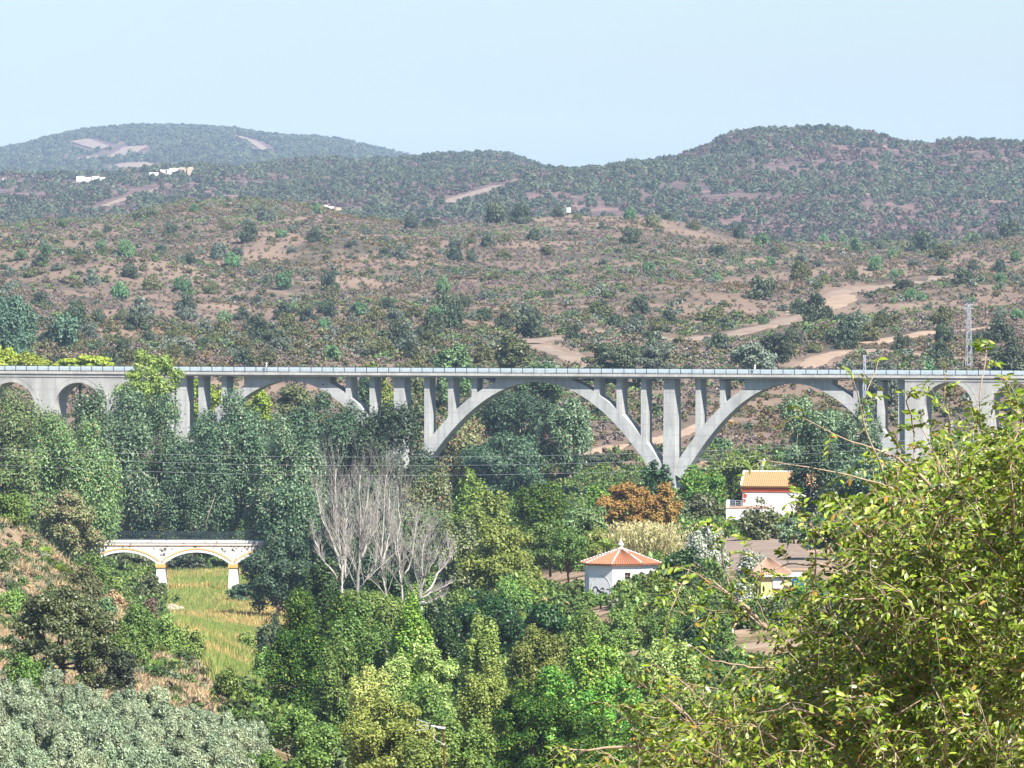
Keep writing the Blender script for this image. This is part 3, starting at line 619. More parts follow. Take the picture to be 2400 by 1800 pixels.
# ------------------------------------------------------------------ white house behind the trees
def house():
    d = 700; th = R(-9); s = ppm(d); o = P(1741, 1153, d); zb = o.z - 5.6
    rt = empty('farm_house', (o.x, o.y, zb), th, 'tall white farm house with straw coloured tiled roof, brick cornice and a railed terrace', 'house')
    H = o.z - zb; L = 8.4; D = 5.2
    MB().box(0, L, 0, D, -1, H).build('wall', M['white'], rt)
    m = MB(); m._add([(0, 0, H + .7), (0, D, H + .7), (0, D / 2, H + 2.25), (L, 0, H + .7), (L, D, H + .7), (L, D / 2, H + 2.25)], None, [(0, 1, 2), (3, 5, 4)]); m.build('gable', M['white_old'], rt)
    m = MB(); m.box(-.12, L + .12, -.12, D + .12, H + .002, H + .2).box(-.2, L + .2, -.22, D + .22, H + .34, H + .5); m.build('brick_cornice', M['brick'], rt)
    m = MB(); m.box(-.06, L + .06, -.06, D + .06, H + .202, H + .338).box(-.28, L + .28, -.3, D + .3, H + .502, H + .62).box(-.02, L + .02, -.02, D + .02, H + .622, H + .72); m.build('cornice', M['tile_straw'], rt)
    ov = .42; e = H + .66; r = H + 2.35
    tile_roof('roof', M['tile_straw'], rt, None, [((-.2, -ov, e), (7.4, -ov, e), (-.2, D / 2, r), (7.4, D / 2, r)), ((7.41, -ov, e), (L + .2, -ov, e), (7.41, D / 2, r), (L + .2, D / 2, r)),
                                                 ((-.2, D + ov, e), (L + .2, D + ov, e), (-.2, D / 2, r), (L + .2, D / 2, r))])
    m = MB()
    for i in range(23): m.tube([(-.2 + i * .38, D / 2, r + .05), (.14 + i * .38, D / 2, r + .05)], [.12, .1], 6)
    m.tube([(-.2, -ov, e + .1), (-.2, D / 2, r + .1)], .13, 6); m.build('ridge_edging', M['white_old'], rt)
    # exposed brick patch, door in the gable wall
    m = MB(); m.poly([(.05, -.004, H - .75), (.42, -.004, H - .75), (.6, -.004, H - .35), (.05, -.004, H - .12)]).poly([(.05, -.004, H - 1.3), (.25, -.004, H - 1.3), (.45, -.004, H - .9), (.05, -.004, H - .8)]); m.build('bare_brick', M['brick'], rt)
    MB().box(-.04, .02, .9, 1.8, H - 1.95, H - .1).build('door', M['dark'], rt)
    # lower terrace block
    zt = zat(1191, o.y) - zb; x0 = -1.85; y0 = -1.1
    MB().box(x0, 3.2, y0, D - .4, -1.2, zt).build('terrace_wall', M['white'], rt)
    m = MB(); m.box(x0 - .06, 3.26, y0 - .06, D - .3, zt + .002, zt + .1).box(x0 + .05, 3.2, y0 + .05, 0, zt + .102, zt + .27); m.build('terrace_coping', M['tile_pink'], rt)
    m = MB(); m.box(x0 - .02, x0 + .36, y0 - .02, y0 + .36, zt + .1, zt + 1.0).box(x0 - .02, x0 + .2, D - .9, D - .5, zt + .1, zt + 1.0).box(x0 + .002, x0 + .12, y0 + .3, D - .5, zt + .1, zt + .95); m.build('parapet', M['white'], rt)
    m = MB()
    for z in (.28, .5, .72, .93): m.box(x0 + .3, .0, y0 + .1, y0 + .14, zt + z, zt + z + .035)
    for x in (x0 + 1.1, -.05): m.box(x - .03, x + .03, y0 + .08, y0 + .15, zt + .1, zt + .97)
    m.build('terrace_railing', M['galv2'], rt)
    m = MB(); m.box(x0 - .015, x0 + .0, .3, 1.1, zt - 2.2, zt - 1.2); w_ = m.build('window', M['dark'], rt)
    m = MB(); m.box(x0 - .06, x0 - .016, .22, 1.18, zt - 2.3, zt - 2.2).box(x0 - .05, x0 - .016, .22, .3, zt - 2.2, zt - 1.15).box(x0 - .05, x0 - .016, 1.1, 1.18, zt - 2.2, zt - 1.15); m.build('frame', M['white_old'], w_)
    # aerial on its own stay
    a = empty('tv_aerial', (o.x + 2.25, o.y + 2.4, zb + r - .05), .4, 'white television aerial on two thin masts standing on the farm house roof', 'aerial')
    m = MB(); m.tube([(0, 0, -1.2), (0, 0, 1.45)], .03).tube([(.17, 0, -1.2), (.17, 0, 1.2)], .03); m.build('mast', M['galv2'], a)
    m = MB(); m.tube([(-.35, 0, 1.4), (.45, 0, 1.3)], .03)
    for i in range(7): x = -.3 + i * .11; m.tube([(x, -.25, 1.4), (x, .25, 1.4)], .015, 4)
    m.tube([(.45, -.1, 1.1), (.5, 0, 1.4), (.42, .1, 1.6)], .05); m.build('antenna_head', M['alu'], a)
house()

# ------------------------------------------------------------------ yellow shed with white board and blue tarpaulin
def shed():
    d = 520; s = ppm(d); o = P(1784, 1406, d); zb = o.z
    rt = empty('garden_shed', (o.x, o.y, zb), R(2), 'small cream yellow shed with pinkish hipped tile roof and a white board in its doorway', 'shed')
    W = 72 / s; D = 3.0; H = (1406 - 1352) / s
    MB().box(0, W, 0, D, .38, H).build('wall', M['cream'], rt); MB().box(-.03, W + .03, -.03, D + .03, -1, .378).build('plinth', M['white'], rt)
    x0 = 26 / s; x1 = 48 / s
    MB().box(x0 - .02, x1 - .12, -.02, .01, .72, H - .3).build('doorway', M['wood_brown'], rt)
    m = MB(); m.box(x0 + .05, x1, -.07, -.022, 1.02, H - .12); m.build('white_board', M['white'], rt)
    MB().box(W - .2, W + .005, -.008, .6, .75, 1.3).build('dark_slot', M['wood_brown'], rt)
    tile_roof('roof', M['tile_pink'], rt, None, [((-.9, -.35, H + .15), (W + .35, -.35, H + .15), (.6, 1.9, H + 1.55), (.9, 1.9, H + 1.55)), ((W + .35, -.35, H + .15), (W + .35, D + .5, H + .15), (.9, 1.9, H + 1.55), (.9, 1.9, H + 1.58)),
                                                 ((-.9, D + .5, H + .15), (-.9, -.35, H + .15), (.6, 1.9, H + 1.55), (.6, 1.9, H + 1.58))])
    m = MB()
    for i in range(15): m.tube([(.15 + i * .2, -.42, H + .1), (.15 + i * .2, .1, H + .14)], .1, 6)
    m.build('eave_sheet', M['white'], rt)
    # lean-to with tarpaulin
    q = P(1857, 1400, d - 1); rt2 = empty('tarpaulin_screen', (q.x + .05, q.y - .2, q.z), R(-6), 'white screen hung with a blue tarpaulin beside the yellow shed', 'screen')
    MB().box(0, .95, 0, .05, 0, 1.2).build('panel', M['white_old'], rt2)
    m = MB(); n = 9; V = [(x, -.05 - .05 * math.sin(x * 17) - .02 * z, z) for z in (1.12, 1.4, 1.68) for x in np.linspace(-.02, .95, n)]
    V2 = [(x, y + .02, z) for x, y, z in V]; m._add(V + V2, [(r * n + i, r * n + i + 1, (r + 1) * n + i + 1, (r + 1) * n + i) for r in range(2) for i in range(n - 1)] + [(3 * n + r * n + i + 1, 3 * n + r * n + i, 3 * n + (r + 1) * n + i, 3 * n + (r + 1) * n + i + 1) for r in range(2) for i in range(n - 1)]); m.build('tarpaulin', M['blue'], rt2)
    m = MB()
    for i in range(6): m.tube([(-.05 + i * .15, -.3, 2.0 - .03 * i), (-.05 + i * .15, .8, 2.15)], .085, 6)
    m.tube([(.75, -.25, 1.9), (1.0, -.2, 1.5), (1.1, -.15, 1.2)], .05); m.tube([(.95, 0, 0), (.95, 0, 1.9)], .04); m.build('awning', M['white'], rt2)
shed()

# ------------------------------------------------------------------ lattice pylons and wires
def pylon(px, ytop, ybase, d, wpx, label, arms=True):
    b = P(px, ybase, d); b.z = min(b.z, gz(px, d) + .1) if ybase > 0 else b.z; H = zat(ytop, b.y) - b.z; s = ppm(d)
    rt = empty('lattice_pylon', b, R(20), label, 'pylon'); w0 = wpx / s * .5; w1 = w0 * .42; m = MB(); r = .045
    n = max(6, int(H / 1.3)); wz = lambda z: w0 + (w1 - w0) * z / H
    cs = [(-1, -1), (1, -1), (1, 1), (-1, 1)]
    for cx, cy in cs: m.tube([(cx * w0, cy * w0, 0), (cx * w1, cy * w1, H)], r * 1.3, 4)
    for i in range(n):
        z0, z1 = H * i / n, H * (i + 1) / n
        for k in range(4):
            a, c = cs[k], cs[(k + 1) % 4]; q = (a, c) if i % 2 else (c, a)
            m.tube([(q[0][0] * wz(z0), q[0][1] * wz(z0), z0), (q[1][0] * wz(z1), q[1][1] * wz(z1), z1)], r * .7, 4)
    m.build('lattice_mast', M['galv2'], rt)
    if arms:
        m = MB()
        for z, l in ((H * .985, 1.0), (H * .93, 1.2)): m.tube([(-l, 0, z), (l, 0, z)], r, 4).tube([(-l, 0, z), (0, 0, z + .5)], r * .6, 4).tube([(l, 0, z), (0, 0, z + .5)], r * .6, 4)
        m.build('crossarm', M['galv2'], rt)
pylon(2271, 712, 846, 1215, 13, 'tall white lattice pylon standing on the brown hillside above the viaduct')
pylon(2026, 832, 1120, 985, 10, 'slim lattice pylon rising in front of the viaduct deck near its last open arch', False)
pylon(2348, 1000, 1150, 900, 10, 'short lattice pylon below the round arcade, seen through the yellow green leaves', False)
pylon(2231, 985, 1150, 940, 8, 'thin lattice pylon standing inside the first round arcade opening', False)
def wires():
    for (yl, ym, yr, lb) in ((1046, 1069, 1034, 'uppermost of the three thin power wires crossing the valley'), (1062, 1089, 1050, 'middle one of the three thin power wires crossing the valley'), (1084, 1112, 1072, 'lowest of the three thin power wires crossing the valley')):
        d = 640; p = np.linspace(-160, 2560, 60); c = np.polyfit([-100, 1200, 2100], [yl, ym, yr], 2); y = np.polyval(c, p)
        pts = [tuple(P(a, b, d)) for a, b in zip(p, y)]; m = MB(); m.tube(pts, .008, 4); o = m.build('power_wire', M['galv2']); tag(o, lb, 'wire', 'power wires across the valley')
wires()

# ------------------------------------------------------------------ television antenna close by
def antenna():
    d = 196; s = ppm(d); b = P(1038, 1705, d); g = b.z - 7.5; g = min(g, gz(1038, d) + 6)
    rt = empty('yagi_antenna', (b.x, b.y, b.z), 0, 'silver three boom television antenna on a rusty mast in front of green trees', 'antenna')
    q = lambda px, py, y=0: ((px - 1036) / s, y, -(py - 1712) / s)
    m = MB(); m.tube([q(1035, 1705), q(1038, 1760), q(1043, 1900), (q(1043, 1900)[0] + .1, 0, gz(1038, d) - b.z - .5)], .026, 8); m.build('mast', M['rust'], rt)
    m = MB(); m.tube([q(1042, 1713, -.04), q(1008, 1708, -.04)], .02, 6)
    for a, e in (((1006, 1703), (975, 1693)), ((1006, 1709), (973, 1705)), ((1004, 1715), (972, 1719))): m.tube([q(*a, -.04), q(*e, -.04)], .013, 5)
    m.box(*[v for pr in ((q(1030, 0)[0], q(1041, 0)[0]), (-.07, .04), (-.045, .03)) for v in pr]); m.build('boom', M['alu'], rt)
    m = MB()
    m.tube([q(973, 1692, -.04), q(971, 1719, -.04)], .016, 5).tube([q(1007, 1702, -.04), q(1004, 1717, -.04)], .026, 5)
    for x in np.linspace(975, 1003, 9):
        for yy, sl in ((1693, .32), (1705, .12), (1719, -.12)):
            yv = yy + (x - 973) * sl; m.tube([q(x, yv, -.14), q(x, yv, .06)], .005, 4)
    m.build('director_rods', M['blackplastic'], rt)
    m = MB()
    for x in np.linspace(1009, 1030, 6): m.tube([q(x, 1711, -.16), q(x, 1711, .1)], .008, 4)
    m.tube([q(1012, 1706, -.04), q(1030, 1716, -.04)], .01, 4); m.build('dipole', M['alu'], rt)
    m = MB(); m.tube([q(1015, 1716, -.04), q(1015, 1735, -.04), q(1020, 1742, -.03), q(1030, 1746, -.02), q(1036, 1752, -.03), q(1038, 1755, -.03)], .009, 5)
    m.lathe(q(1038, 0)[0], -.02, [(.001, q(0, 1753.5)[2]), (.033, q(0, 1753)[2]), (.033, q(0, 1750)[2]), (.001, q(0, 1749.5)[2])], 8); m.build('cable', M['cable'], rt)
antenna()

# ------------------------------------------------------------------ ruins and small buildings on the far ridges
def block(rt, name, mat, P0, s, x0, y1, x1, y0, dep=5, dy=0):
    """a wall block given in pixels of its own distance"""
    MB().box((x0 - P0[0]) / s, (x1 - P0[0]) / s, dy, dy + dep, (P0[1] - y0) / s, (P0[1] - y1) / s).build(name, M[mat], rt)
def farm():
    d = hit(408, 414, 3600, 4600) or 4480; s = ppm(d); o = P(349, 411, d)
    rt = empty('ruined_farm', o, 0, 'long roofless pale ruin with broken walls on the far ridge crest', 'ruin')
    for j, (x0, y1, x1, y0, mt, dy) in enumerate([(350, 404, 380, 416, 'white_old', 0), (380, 402, 398, 413, 'white', 2), (396, 394, 420, 412, 'white_old', 5), (420, 392, 434, 410, 'rock', 1), (434, 395, 467, 411, 'rock', 4), (374, 397, 398, 404, 'white_old', 12), (440, 391, 452, 397, 'rock', 10)]):
        block(rt, 'wall', mt, (349, 411), s, x0, y1, x1, y0, 6, dy)
    for x in (429, 436, 388): block(rt, 'doorway', 'dark', (349, 411), s, x, 398, x + 3, 406, .3, -.2 if x > 400 else 1.7)
    o = P(179, 424, d); rt = empty('ruined_farm', o, 0, 'low whitish broken wall of a ruin on the far ridge beside the long ruin', 'ruin')
    for x0, y1, x1, y0, dy in [(179, 413, 196, 425, 0), (196, 415, 214, 425, 2), (216, 413, 232, 425, 1), (234, 415, 246, 425, 3)]: block(rt, 'wall', 'white', (179, 424), s, x0, y1, x1, y0, 5, dy)
    o = P(0, 424, d); rt = empty('far_hut', o, 0, 'tiny white hut on the far ridge among trees, west of the ruins', 'hut'); block(rt, 'wall', 'white', (0, 424), s, 6, 418, 15, 428, 4); block(rt, 'roof', 'tile_pink', (0, 424), s, 5, 416, 16, 418.1, 5, -.4)
    d = 2480; s = ppm(d); o = P(756, 492, d); rt = empty('broken_hut', o, 0, 'small broken white hut on the crest of the brown hill', 'hut')
    block(rt, 'wall', 'white_old', (756, 492), s, 756, 481, 768, 493, 3); block(rt, 'wall', 'white', (756, 492), s, 768, 484, 783, 493, 3, .6); block(rt, 'wall', 'rock', (756, 492), s, 786, 486, 800, 493, 3, 2)
    d = 2395; s = ppm(d); g = G(1333, d); rt = empty('water_tank', g, 0, 'small white box shaped tank on the bare hilltop', 'tank'); z0 = zat(498, g.y) - g.z; z1 = zat(486.5, g.y) - g.z
    MB().box(-5 / s, 5 / s, 0, 10 / s, z0, z1).build('tank_body', M['white'], rt); MB().box(-4 / s, 4 / s, .1, 9 / s, -.5, z0).build('plinth', M['dark'], rt)
    MB().tube([(-7 / s, 1, -.5), (-7 / s, 1, z1 + 8 / s)], .09, 5).build('pole', M['galv2'], rt)
    d = 2700; s = ppm(d); 
farm()
# ------------------------------------------------------------------ foliage geometry
def rnd_dirs(rs, n):
    v = rs.normal(size=(n, 3)); return v / np.linalg.norm(v, axis=1)[:, None]
def leaf_quads(rs, Pn, nrm, size, aspect=1.6, along=None):
    """pointed leaf-spray faces; every one its own little quad with its own tilt"""
    n = len(Pn); nrm = nrm / (np.linalg.norm(nrm, axis=1)[:, None] + 1e-9)
    a = rs.normal(size=(n, 3)) if along is None else along + .45 * rs.normal(size=(n, 3))
    a -= nrm * (a * nrm).sum(1)[:, None]; a /= np.linalg.norm(a, axis=1)[:, None] + 1e-9; b = np.cross(nrm, a)
    s = (size * (.65 + .7 * rs.rand(n)))[:, None]; l = s * aspect * .5; w_ = s * .5
    k = (rs.rand(n, 1) - .5) * .5
    V = np.stack([Pn - a * l, Pn + b * w_ + a * l * k, Pn + a * l + nrm * s * .12, Pn - b * w_ + a * l * k], 1).reshape(-1, 3)
    return V, np.arange(n * 4).reshape(n, 4)
def crown_pts(rs, rx, ry, rz, n, lobes, lr, style):
    """lobed crown: leaf positions on the skins of many clumps filling an uneven envelope"""
    dirs = rnd_dirs(rs, lobes); u = rs.uniform(.35, .86, lobes) ** .8
    if style in ('dome', 'bush'): dirs[:, 2] = np.abs(dirs[:, 2])
    if style in ('round', 'low'):
        lo = dirs[:, 2] < .15; hz = np.linalg.norm(dirs[:, :2], axis=1)[:, None] + 1e-6
        dirs[:, :2] = np.where(lo[:, None], dirs[:, :2] / hz * (.55 + .42 * hz), dirs[:, :2])
    c = dirs * u[:, None]
    if style == 'euc':
        c[:, :2] *= (1.0 - .12 * np.clip(c[:, 2:], 0, 1)); 
    if style == 'cone': c[:, :2] *= np.clip(1.0 - .75 * (c[:, 2:] * .5 + .5), .1, 1)
    if style == 'umbrella': c[:, 2] = np.abs(c[:, 2]) * .5; c[:, :2] *= 1.15
    r = rs.uniform(lr[0], lr[1], lobes)
    if style == 'cone': r *= np.clip(1.15 - .7 * (c[:, 2] * .5 + .5), .3, 1)
    # fill: a few big inner lobes so the heart of the crown is closed
    p = r ** 2; p /= p.sum(); k = rs.choice(lobes, n, p=p)
    d = rnd_dirs(rs, n); d[:, 2] = np.where(d[:, 2] < -.2, d[:, 2] * np.where(rs.rand(n) < .6, -1, 1), d[:, 2])
    rad = r[k] * (1 - .5 * rs.rand(n) ** 2.2) * (1 + .14 * rs.normal(size=n))
    sc = np.array([1, 1, 1.0 if style == 'euc' else .8])
    q = c[k] + d * rad[:, None] * sc
    if style == 'euc':
        hang = rs.rand(n) ** 2 * .16 * (rs.rand(n) < .5); q[:, 2] -= hang
    keep = (np.linalg.norm(q, axis=1) > .42) | (rs.rand(n) < .2)
    q = q[keep]; d = d[keep]
    return q * np.array([rx, ry, rz]), d, c * np.array([rx, ry, rz])
SUNB = np.array([.0, .0, .25])
def crown_mesh(name, seed, W, H, n, leaf, mat, style='round', lobes=None, lr=None, up=.35, aspect=1.7, rnd=.75):
    rs = np.random.RandomState(seed); lobes = lobes or {'euc': 36, 'cone': 34, 'umbrella': 44, 'bush': 26}.get(style, 46)
    lr = lr or {'euc': (.18, .34), 'cone': (.16, .3), 'umbrella': (.18, .28), 'bush': (.24, .4)}.get(style, (.18, .33))
    dome = style in ('dome', 'bush'); wf = {'euc': 1.12, 'cone': 1.15}.get(style, 1.0)
    q, d, c = crown_pts(rs, W / 2 * wf, W / 2 * wf, H * .95 if dome else H / 2 * (1.0 if style == 'euc' else .97), n, lobes, lr, style)
    nr = d * np.array([1, 1, .9]) + rnd * rs.normal(size=q.shape) + np.array([0, 0, up]) + SUNB
    al = None
    if style == 'euc': al = np.tile([0, 0, -1.0], (len(q), 1)) * .8
    if style in ('broom', 'bush'): al = d + np.array([0, 0, .9])
    V, f = leaf_quads(rs, q, nr, np.full(len(q), leaf), aspect, al)
    V[:, 2] += .05 * H if dome else H / 2
    lo = V[:, 2].reshape(-1, 4).min(1); V = V.reshape(-1, 4, 3); V = V[lo > -.02 * H]; V = V.reshape(-1, 3); f = np.arange(len(V)).reshape(-1, 4)
    return np_mesh(name, V, f, mat), c + np.array([0, 0, .05 * H if dome else H / 2])
def trunk_mesh(name, seed, base_z, tips, r0, mat, lean=0, multi=1, top=None, fork=None):
    rs = np.random.RandomState(seed); m = MB(); top = top if top is not None else float(np.mean(tips[:, 2]))
    for j in range(multi):
        fx, fy = (rs.normal(size=2) * r0 * 2.2 if multi > 1 else (0, 0)); hz = fork if fork is not None else base_z + (top - base_z) * rs.uniform(.35, .5)
        ax, ay = rs.normal(size=2) * (top - base_z) * (.05 + lean) + np.array([fx, fy])
        z = np.linspace(base_z - .5, hz, 4); u = (z - z[0]) / (z[-1] - z[0] + 1e-6)
        P0 = np.c_[fx + (ax - fx) * u ** 1.3, fy + (ay - fy) * u ** 1.3, z]; m.tube(P0, r0 * (1.15 - .4 * u), 6)
        for t in tips[j::multi]:
            s = P0[-1]; e = np.array(t); mid = (s + e) / 2 + rs.normal(size=3) * np.linalg.norm(e - s) * .1; mid[2] += np.linalg.norm(e - s) * .08
            m.tube([s, (s + mid) / 2 + rs.normal(size=3) * .05, mid, e], [r0 * .6, r0 * .42, r0 * .28, r0 * .08], 5)
    return m
RPX = .4267                                     # render pixels per photograph pixel
def tree(name, label, cat, px, ytop, wpx, d, fol, style='round', frac=0.0, ybot=None, bark='bark', cov=2.6, nmax=26000, lsc=1.0, group=None, leafpx=1.7, asp=1.7, lobes=None, lr=None, multi=1, seed=None, up=.35, rnd=.6, trunk=True, gnd=None, hy=None):
    if hy is not None: d = hit(px, hy, 395, 640) or d
    g = G(px, d); seed = seed if seed is not None else abs(hash((px, ytop, 7))) % 99991
    if gnd is not None: g.z = zat(gnd, g.y)
    s = ppm(d); H = max(.6, zat(ytop, g.y) - g.z); W = wpx / s
    z0 = frac * H if ybot is None else max(0, zat(ybot, g.y) - g.z); CH = H - z0
    leaf = max(.1, leafpx / (s * RPX)) * lsc
    area = 4 * math.pi * (((W / 2) ** 1.6 * (W / 2) ** 1.6 + 2 * (W / 2 * CH / 2) ** 1.6) / 3) ** (1 / 1.6)
    nmax = int(nmax * 1.6); n = int(cov * area / (leaf * leaf * asp * .5)); 
    if n > nmax: leaf *= math.sqrt(n / nmax); n = nmax
    rt = empty(name, g, random.Random(seed).uniform(0, 6.28), label, cat, group)
    me, c = crown_mesh('crown', seed, W, CH, n, leaf, FO[fol], style, lobes, lr, up, asp, rnd); me_o = add_mesh('crown', me, rt, (0, 0, z0))
    if trunk:
        rs = np.random.RandomState(seed); tips = c[rs.choice(len(c), min(len(c), 12), False)] + np.array([0, 0, z0])
        trunk_mesh('trunk', seed, 0, tips, max(.1, W * .028), M[bark], multi=multi, fork=(z0 * .9 if z0 > 1.5 else None), top=z0 + CH * .5).build('trunk', M[bark], rt, True)
    return rt
import hashlib
def hash(x): return int(hashlib.md5(repr(x).encode()).hexdigest()[:8], 16)
